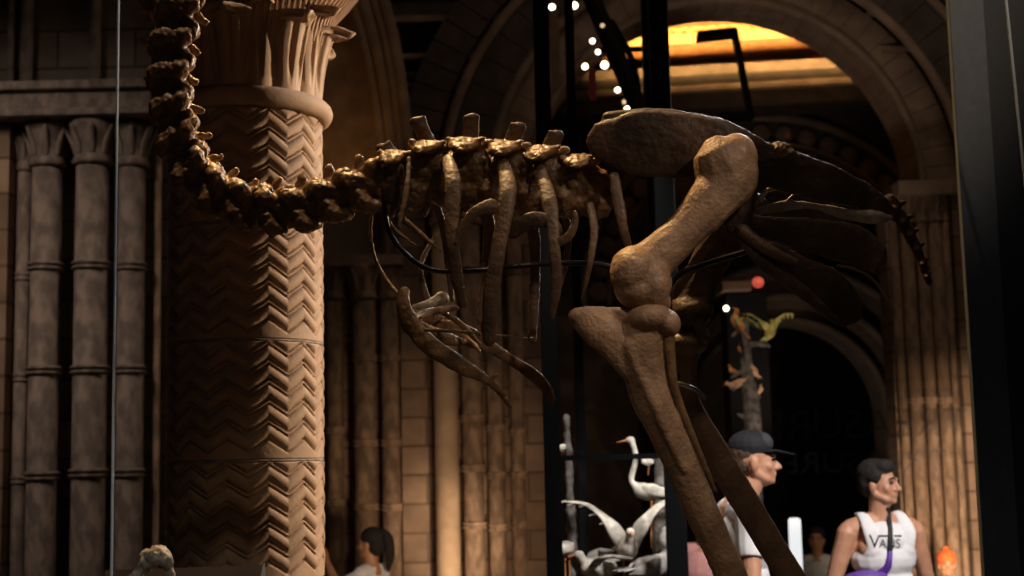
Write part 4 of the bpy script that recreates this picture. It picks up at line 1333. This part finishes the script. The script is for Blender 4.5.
    if hairstyle == 'short':
        mb.ell(L(Hd(0, -.025, .125)), (.083 * s, .100 * s, .082 * s), RT)
        mb.ell(L(Hd(0, -.055, .08)), (.078 * s, .064 * s, .085 * s), RT)
        mb.ell(L(Hd(0, .035, .160)), (.066 * s, .052 * s, .042 * s), RT)
        for sd in (-1, 1):
            mb.ell(L(Hd(.070 * sd, .0, .105)), (.014 * s, .045 * s, .035 * s), RT)
    elif hairstyle == 'crop':
        mb.ell(L(Hd(0, -.025, .11)), (.078 * s, .090 * s, .083 * s), RT)
        mb.ell(L(Hd(0, -.050, .065)), (.068 * s, .056 * s, .062 * s), RT)
    elif hairstyle == 'long':
        mb.ell(L(Hd(0, -.025, .120)), (.088 * s, .104 * s, .088 * s), RT)
        mb.ell(L(Hd(0, -.06, .06)), (.086 * s, .07 * s, .09 * s), RT)
        mb.tube([L(Hd(0, -.12, .16)), L(Hd(.0, -.16, .1)), L(Hd(.01, -.17, -.02)), L(Hd(.02, -.15, -.14))], [.035 * s, .045 * s, .042 * s, .016 * s])
    blob(mb, 'hair', hair, root, voxel=.006, smooth=2, disp=.006, dsize=.02)
    # clothes
    mb = MB()
    if top is not None:
        k = 1.07
        mb.ell(L(B(0, 0, .98)), (.175 * s * b * k, .125 * s * k, .12 * s * k), R)
        mb.ell(L(B(0, .0, 1.13)), (.155 * s * b * k, .112 * s * k, .17 * s * k), R)
        if sleeve == 'none':        # vest: chest, then two straps over the shoulders
            mb.ell(L(B(0, .005, 1.285)), (.170 * s * b * k, .123 * s * k, .125 * s), R)
            mb.ell(L(B(.07, .055, 1.325)), (.088 * s, .066 * s, .066 * s), R)
            mb.ell(L(B(-.07, .055, 1.325)), (.088 * s, .066 * s, .066 * s), R)
            mb.ell(L(B(0, .022, 1.375)), (.135 * s * b, .112 * s, .105 * s), R)
            mb.ell(L(B(0, -.03, 1.37)), (.13 * s * b, .105 * s, .10 * s), R)
            for sd in (-1, 1):
                mb.tube([L(B(.085 * sd, .088, 1.34)), L(B(.105 * sd, .088, 1.42)), L(B(.105 * sd, .035, 1.487)), L(B(.10 * sd, -.03, 1.508)), L(B(.095 * sd, -.10, 1.44)), L(B(.09 * sd, -.11, 1.34))],
                        [.048 * s, .044 * s, .036 * s, .034 * s, .04 * s, .046 * s], flat=.5, ref=R @ Vector((0, .8, .6)), n=12)
        else:
            mb.ell(L(B(0, .005, 1.31)), (.178 * s * b * k, .123 * s * k, .165 * s), R)
            mb.ell(L(B(.075, .055, 1.335)), (.092 * s, .068 * s, .074 * s), R)
            mb.ell(L(B(-.075, .055, 1.335)), (.092 * s, .068 * s, .074 * s), R)
            mb.tube([L(B(-.18 * b, -.01, 1.436)), L(B(0, -.02, 1.46)), L(B(.18 * b, -.01, 1.436))], [.065 * s, .066 * s, .065 * s])
            for sd in (-1, 1):
                sh, el, wr = AP[sd]
                e2 = sh.lerp(el, .62)
                mb.tube([L(sh), L(sh.lerp(el, .4)), L(e2)], [.068 * s * b, .064 * s, .060 * s], round_caps=False)
    shirt = blob(mb, 'shirt', top, root, voxel=.0062, smooth=3, disp=.006, dsize=.09)
    if sleeve == 'none' : shirt.name = 'vest'
    mb = MB()
    k = 1.13
    mb.ell(L(B(0, 0, .93)), (.175 * s * b * 1.06, .128 * s * 1.06, .12 * s), R)
    for sd in (-1, 1):
        if seated:
            hip, kn, an = Vector((.1 * sd, 0, .92 + drop)), Vector((.12 * sd, .42, .48)), Vector((.12 * sd, .40, .13))
        else:
            hip, kn, an = Vector((.1 * sd, 0, .92)), Vector((.115 * sd, .01, .5)), Vector((.12 * sd, -.02, .13))
        mb.tube([L(hip), L(kn), L(an)], [.098 * s * b, .07 * s, .06 * s], sub=1)
    blob(mb, 'trousers', pants, root, voxel=.009, smooth=3)
    for sd in (-1, 1):
        an, to = ((Vector((.12 * sd, .38, .045)), Vector((.12 * sd, .58, .04))) if seated else (Vector((.12 * sd, -.05, .045)), Vector((.13 * sd, .16, .04))))
        build(MB().tube([L(an), L((an + to) / 2), L(to)], [.045 * s, .046 * s, .038 * s]), 'shoe', M['shoe'], root)
    return root, L, Hd, RT, B, s, R, shirt

# man in the vest
dV = 7.15
hv = PY(882, 463, dV)
HV = hv.z / 1.0
rt, L, Hd, RT, B, s, R, shirt = person((PY(882, 540, dV).x, dV, 0), math.radians(180 + 12), HV, math.radians(38), 'man in a white sleeveless vest with a dark word on it and a crossbody strap',
    M['skin'], M['hair'], M['white'], M['trouser'],
    arms={1: (Vector((.285, -.03, 1.14)), Vector((.30, .03, .90))), -1: (Vector((-.27, -.04, 1.15)), Vector((-.33, .05, .93)))}, build_s=1.0)
# printed word on the vest, laid on to its cloth
dg = bpy.context.evaluated_depsgraph_get(); dg.update()
def bvh_of(o):
    off = wloc(o)
    vs = [v.co + off for v in o.data.vertices]
    return BVHTree.FromPolygons(vs, [tuple(p.vertices) for p in o.data.polygons])
tree_v = bvh_of(shirt)
body_o = [c for c in rt.children if c.name.startswith('body')][0]
tree_b = bvh_of(body_o)
def ray2(d):
    best = None
    for t in (tree_v, tree_b):
        h = t.ray_cast(CAM, d)
        if h[0] is not None and (best is None or h[3] < best[3]):
            best = h
    return best or (None, None, None, None)
def lay(me, px_c, py_c, wpx, hpx, name, m, parent, base='bottom'):
    xs = [v.co.x for v in me.vertices]; ys = [v.co.y for v in me.vertices]
    x0, x1, y0, y1 = min(xs), max(xs), min(ys), max(ys)
    bm = bmesh.new(); bm.from_mesh(me)
    bmesh.ops.triangulate(bm, faces=bm.faces)
    for _ in range(2):
        bmesh.ops.subdivide_edges(bm, edges=[e for e in bm.edges if e.calc_length() > (x1 - x0) * .06], cuts=1)
        bmesh.ops.triangulate(bm, faces=bm.faces)
    bm.to_mesh(me); bm.free()
    org = wloc(parent)
    pts = []
    for v in me.vertices:
        px = px_c + ((v.co.x - x0) / (x1 - x0) - .5) * wpx
        py = py_c - ((v.co.y - y0) / (y1 - y0) - .5) * hpx
        d = (W(px, py, 5) - CAM).normalized()
        hit, nrm, idx, dist = tree_v.ray_cast(CAM, d)
        if hit is None:
            hit = CAM + d * (dV - .12)
        v.co = hit + nrm * .0015 if nrm is not None and nrm.dot(d) < 0 else hit - d * .0015
        v.co = v.co - org
    return link(name, me, m, parent, Vector((0, 0, 0)))
me = text_mesh('V', 1.0, 0)
lay(me, 874.5, 541.5, 11, 13, 'printed_letter', M['print'], shirt)
me = text_mesh('ANS', 1.0, 0)
lay(me, 889.5, 543.5, 21, 9, 'printed_letters', M['print'], shirt)
mb_ = MB().add([(0, 0, 0), (1, 0, 0), (1, 1, 0), (0, 1, 0)], [(0, 1, 2, 3)])
lay(mb_.mesh('bar'), 890.5, 536, 22, 1.8, 'printed_bar', M['print'], shirt)
# strap and bag (held by the man, things of their own)
bag = empty('crossbody_bag', PY(872, 575, dV - .2), 'purple crossbody bag with a black and purple strap worn over the white vest', 'bag')
pts = []
for (px, py) in [(888, 509), (889, 516), (890, 526), (890.5, 538), (890, 552)]:
    d = (W(px, py, 5) - CAM).normalized()
    hit, nrm, idx, dist = ray2(d)
    pts.append((hit if hit is not None else CAM + d * (dV - .10)) - d * .006)
mb = MB(); mb.tube(pts, .0125, flat=.3, n=8)
build(mb, 'strap', M['strap'], bag)
pts2 = [pts[-1]]
for (px, py) in [(889.5, 560), (887, 568), (880, 575)]:
    d = (W(px, py, 5) - CAM).normalized()
    hit, nrm, idx, dist = tree_v.ray_cast(CAM, d)
    pts2.append((hit if hit is not None else CAM + d * (dV - .10)) - d * .012)
mb = MB(); mb.tube(pts2, [.0125, .014, .02, .026], flat=.5, n=8)
build(mb, 'lower_strap', M['purple'], bag)
c = PY(867, 584, dV - .2)
mb = MB(); mb.ell(c, (.105, .04, .062)); mb.tube([c + Vector((-.09, 0, .035)), c + Vector((0, -.01, .055)), c + Vector((.09, 0, .035))], .016)
blob(mb, 'pouch', M['purple'], bag, voxel=.006, smooth=1)

# man in the cap, in profile
dC = 6.5
hc = PY(758, 432, dC)
rt, L, Hd, RT, B, s, R, shirt = person((PY(741, 540, dC).x, dC, 0), math.radians(-83), hc.z - .02, math.radians(-9), 'man in a dark baseball cap and white t-shirt seen in profile',
    M['skin'], M['hair_brown'], M['white'], M['trouser'], arms={-1: (Vector((-.26, -.03, 1.16)), Vector((-.27, .10, .93))), 1: (Vector((.25, -.03, 1.16)), Vector((.25, .13, .95)))},
    hairstyle='crop', sleeve='short', head_fwd=.07, build_s=.93)
cap = empty('baseball_cap', L(Hd(0, 0, .12)), 'dark navy baseball cap worn by the man in profile', 'hat')
mb = MB()
mb.ell(L(Hd(0, -.012, .135)), (.083 * s, .101 * s, .076 * s), RT)
blob(mb, 'crown', M['navy'], cap, voxel=.005, smooth=1)
mb = MB()
mb.tube([L(Hd(0, .05, .112)), L(Hd(0, .10, .114)), L(Hd(0, .15, .104))], [.072 * s, .068 * s, .045 * s], flat=.10, ref=RT @ Vector((0, 0, 1)), n=20)
build(mb, 'brim', M['navy'], cap)
mb = MB(); mb.ell(L(Hd(0, .040, .150)), (.062 * s, .054 * s, .050 * s), RT)
build(mb, 'front_panel', M['capgrey'], cap)

# seated woman with a pony tail
dW = 10.6
hw_ = PY(372, 526, dW)
person((PY(370, 540, dW).x, dW, hw_.z - 1.65 * 1.0 + .47 * 0.93 - .03), math.radians(60), 1.65, math.radians(10), 'woman with a dark ponytail and white top raising a hand, seated',
    M['skin_tan'], M['hair'], M['white'], M['trouser'], arms={-1: (Vector((-.22, .16, .86)), Vector((-.16, .32, 1.08))), 1: (Vector((.25, .05, .72)), Vector((.18, .3, .7)))},
    seated=True, hairstyle='long', sleeve='short', build_s=.85)
wz = 0
# seated figure in white, far
dF = 13.2
hf = PY(816, 528, dF)
person((hf.x, dF, hf.z - 1.6 + .42), math.radians(150), 1.6, 0.2, 'distant seated person in a white top with dark hair, left of the vest man',
    M['skin_tan'], M['hair'], M['white'], M['trouser'], seated=True, hairstyle='short', sleeve='short', build_s=.9)
# person with orange hat
dO = 10.6
ho = PY(946, 549, dO)
rt, L, Hd, RT, B, s, R, shirt = person((ho.x, dO, ho.z - 1.42 + .38), math.radians(170), 1.38, 0.0, 'seated child in front of the right pier, head under an orange hat',
    M['skin_tan'], M['hair_brown'], M['red'], M['trouser'], seated=True, hairstyle='crop', sleeve='short', build_s=.85)
mb = MB(); mb.ell(L(Hd(0, -.01, .12)), (.092 * s, .108 * s, .09 * s), RT); mb.ell(L(Hd(0, -.01, .21)), (.03 * s, .03 * s, .03 * s), RT)
tag(blob(mb, 'knitted_hat', M['orange'], voxel=.006, smooth=1, disp=.01), 'bright orange hat on the head of the seated child', 'hat')
# child in pink behind the leg bones
dK = 8.2
hk = PY(706, 503, dK)
person((hk.x - .02, dK, 0), math.radians(150), hk.z, 0.3, 'child in a pink top standing behind the long leg bones', M['skin'], M['hair_brown'], M['pink'], M['trouser'], hairstyle='crop', sleeve='short', build_s=.95)

def bench(name, c, w, zt_, label):
    root = empty(name, (c[0], c[1], 0), label, 'bench')
    build(MB().box(c[0] - w / 2, c[0] + w / 2, c[1] - .22, c[1] + .22, zt_ - .06, zt_), 'seat', M['wood'], root, bevel=.01, smooth=False)
    for sx in (-1, 1):
        build(MB().box(c[0] + sx * (w / 2 - .08) - .04, c[0] + sx * (w / 2 - .08) + .04, c[1] - .18, c[1] + .18, 0, zt_ - .06), 'leg', M['wood'], root, smooth=False)

# ------------------------------------------------------------------ foreground bone and label board, lower left
YN = 3.3
mb = MB()
N = lambda px, py, d=0: W(px, py, YN + d)
sn = YN / F
mb.ell(N(158, 556), (13 * sn, 14 * sn, 10 * sn))
mb.ell(N(149, 558, .01), (10 * sn, 12 * sn, 9 * sn))
mb.ell(N(166, 560, -.01), (7 * sn, 9 * sn, 8 * sn))
mb.tube([N(148, 562), N(140, 572), N(130, 590), N(120, 640)], [9 * sn, 6 * sn, 8 * sn, 7 * sn])
mb.tube([N(166, 560), N(170, 576), N(165, 600), N(150, 640)], [5 * sn, 5 * sn, 7 * sn, 7 * sn])
mb.tube([N(143, 630), (N(140, 700).x, N(140, 700).y, .75), (N(140, 700).x, N(140, 700).y, PLZ + .01)], [.02, .018, .03])
pb = blob(mb, 'knobbly_bone', M['bone_pale'], voxel=.003, smooth=2, disp=.012, dsize=.014)
tag(pb, 'pale knobbly bone end poking up at the lower left', 'bone')
# board
brd = empty('label_board', (N(180, 600).x, YN + .35, PLZ), 'brown label board with a white corner at the bottom left', 'sign')
dB = YN + .22
a, b = W(95, 568, dB), W(262, 567, dB)
yb = a.y
z_ = (a.z + b.z) / 2
mb = MB().hexa([(a.x, yb - .05, z_ - .30), (b.x, yb - .05, z_ - .30), (b.x + .0, yb + .02, z_), (a.x + .02, yb + .02, z_ - .004),
                (a.x, yb - .035, z_ - .305), (b.x, yb - .035, z_ - .305), (b.x, yb + .035, z_ - .005), (a.x + .02, yb + .035, z_ - .009)])
build(mb, 'board', M['board'], brd, smooth=False)
c = W(262, 568, dB - .02)
mb = MB().hexa([(c.x - .012, c.y, c.z - .06), (c.x + .01, c.y, c.z - .06), (c.x + .006, c.y, c.z + .012), (c.x + .003, c.y, c.z + .010),
                (c.x - .012, c.y + .004, c.z - .06), (c.x + .01, c.y + .004, c.z - .06), (c.x + .006, c.y + .004, c.z + .012), (c.x + .003, c.y + .004, c.z + .010)])
build(mb, 'corner_card', M['card'], brd, smooth=False)
build(MB().box((a.x + b.x) / 2 - .03, (a.x + b.x) / 2 + .03, yb - .03, yb + .03, PLZ, z_ - .2), 'stand', M['black'], brd, smooth=False)

# ------------------------------------------------------------------ light
def spot(name, loc, target, power, color, angle, blend=.5, radius=.1):
    l = bpy.data.lights.new(name, 'SPOT')
    l.energy = power; l.color = color; l.spot_size = math.radians(angle); l.spot_blend = blend; l.shadow_soft_size = radius
    o = bpy.data.objects.new(name, l); C.objects.link(o)
    o.location = loc
    o.rotation_euler = (Vector(target) - Vector(loc)).to_track_quat('-Z', 'Y').to_euler()
    return o
def area(name, loc, target, power, color, sx, sy=None):
    l = bpy.data.lights.new(name, 'AREA')
    l.energy = power; l.color = color; l.shape = 'RECTANGLE'; l.size = sx; l.size_y = sy or sx
    o = bpy.data.objects.new(name, l); C.objects.link(o)
    o.location = loc
    o.rotation_euler = (Vector(target) - Vector(loc)).to_track_quat('-Z', 'Y').to_euler()
    return o
WARM = (1.0, .72, .46)
# warm light reaching the pillar from the right of the hall
spot('pillar_light', (4.0, 6.9, 3.6), (PCX, PCY, 2.6), 1600, (1.0, .74, .50), 42, .4, .12)
# warm spotlights over the skeleton
spot('skeleton_spot_top', (-.6, 4.5, 5.2), W(500, 170, D0), 520, (1.0, .62, .26), 58, .6, .05)
spot('skeleton_spot_front', (2.4, 1.0, 4.4), W(660, 295, D0 - .2), 135, (1.0, .78, .60), 17, .9, .1)
# cool daylight from behind right
spot('daylight_rim', (2.2, 7.5, 5.5), W(380, 220, D0), 380, (.92, .95, 1.0), 45, .6, .15)
# people
spot('people_light', (3.4, 2.6, 5.2), (1.45, 6.9, 1.4), 1900, (1.0, .92, .86), 26, .6, .3)
# right pier
spot('pier_light', (2.9, 8.6, 1.0), (3.95, 11.7, 1.25), 640, (1.0, .73, .50), 48, .9, .2)
# middle pier
spot('middle_pier_light', (0.0, 8.2, .9), (-.75, 11.6, 1.3), 150, (1.0, .68, .42), 50, .9, .3)
spot('bright_column_light', (0.1, 9.6, .4), (PY(447, 450, YM).x, YM, 1.2), 200, (1.0, .76, .52), 30, .9, .05)
# gallery ceiling glow
g = PY(730, 30, 13.4)
g = PY(725, 80, 14.2)
gl_ = area('gallery_glow', (g.x, 13.2, PY(725, 84, 13.2).z), PY(725, 12, 14.6), 62, (1.0, .58, .2), 2.6, .12)
gl_.data.spread = math.radians(56)
# case of birds
spot('bird_case_light', (bx(612), YB - .6, 4.4), (bx(612), YB + .4, 1.0), 330, (1.0, .93, .82), 30, .6, .1)
spot('arch_fill', (1.9, 8.6, .8), (c1.x + .3, 12.4, c1.z + R1 * .8), 150, (1.0, .78, .62), 44, .9, .2)  # unseen lamp added to brighten the great arch stones
spot('arch_fill_far', (c3.x - .3, 15.9, .6), (c3.x + .7, 18, c3.z + .7), 70, (1.0, .74, .54), 70, .9, .2)  # second added lamp, brings out the far arch mouldings
spot('alcove_glow', PY(350, 260, 11.1), PY(334, 60, 11.9), 18, (1.0, .5, .16), 60, .9, .05)
spot('skeleton_fill_back_row', (1.5, 1.2, 4.8), W(480, 180, D0), 45, (1.0, .72, .46), 12, .9, .05)  # weak front fill added for the vertebra undersides
spot('skeleton_fill_leg', (.3, 1.0, 4.6), W(690, 470, D0 - .2), 75, (1.0, .80, .62), 15, .9, .1)  # extra unseen lamp added to lift the lower tibia
spot('branch_light', (T_(745, 340).x - .6, YT - 1.8, 4.6), T_(752, 350), 110, (1.0, .8, .55), 22, .6, .05)
# weak general fill of the hall
area('hall_fill', (2.5, 8.5, 8.8), (0, 11, 2), 45, (1.0, .74, .52), 5, 3)
lf_ = area('left_fill', (-3.6, 6.4, 5.0), (-3.1, 9, 2.5), 7, (1.0, .8, .64), .8, .8)
lf_.data.spread = math.radians(70)
for px_, py_, pw in ((180, 60, 80), (185, 130, 80), (260, 195, 75), (360, 190, 70), (450, 170, 70), (545, 175, 60), (450, 330, 35), (650, 150, 16), (820, 230, 60)):
    t_ = W(px_, py_, D0)
    spot('skeleton_fill', (t_.x + .15, 2.75, 6.6), t_, pw, (1.0, .70, .44), 15, .9, .05)  # unseen fill lamps added where the bones were too dark

for tz in (1.1, 1.9, 2.6):
    spot('post_fill', (.1, .3, 5.8), (p0 + .1, YG, tz), 13, (.90, .94, 1.0), 10, .9, .03)  # narrow unseen lamps added to lighten the case post
spot('joint_fill', (-1.5, 1.0, 5.2), (xj, YG, 2.2), 22, (.86, .93, 1.0), 18, .8, .03)  # added lamp that brightens the glass joint line
spot('bone_light', (-.5, 1.2, 2.6), N(155, 560), 16, (1.0, .90, .76), 20, .8, .05)
spot('post_fill_low', (-.2, .2, 5.2), (p0 + .12, YG, .9), 14, (.90, .94, 1.0), 12, .9, .03)  # one more added lamp for the foot of the post
w = bpy.data.worlds.new('world')
bpy.context.scene.world = w
w.use_nodes = True
w.node_tree.nodes['Background'].inputs[0].default_value = (.55, .6, .7, 1)
w.node_tree.nodes['Background'].inputs[1].default_value = 0.004

vs_ = bpy.context.scene.view_settings
vs_.view_transform = 'Standard'
vs_.look = 'None'
vs_.gamma = 1
vs_.exposure = 0
vs_.use_curve_mapping = False
bpy.context.scene.cycles.use_denoising = True
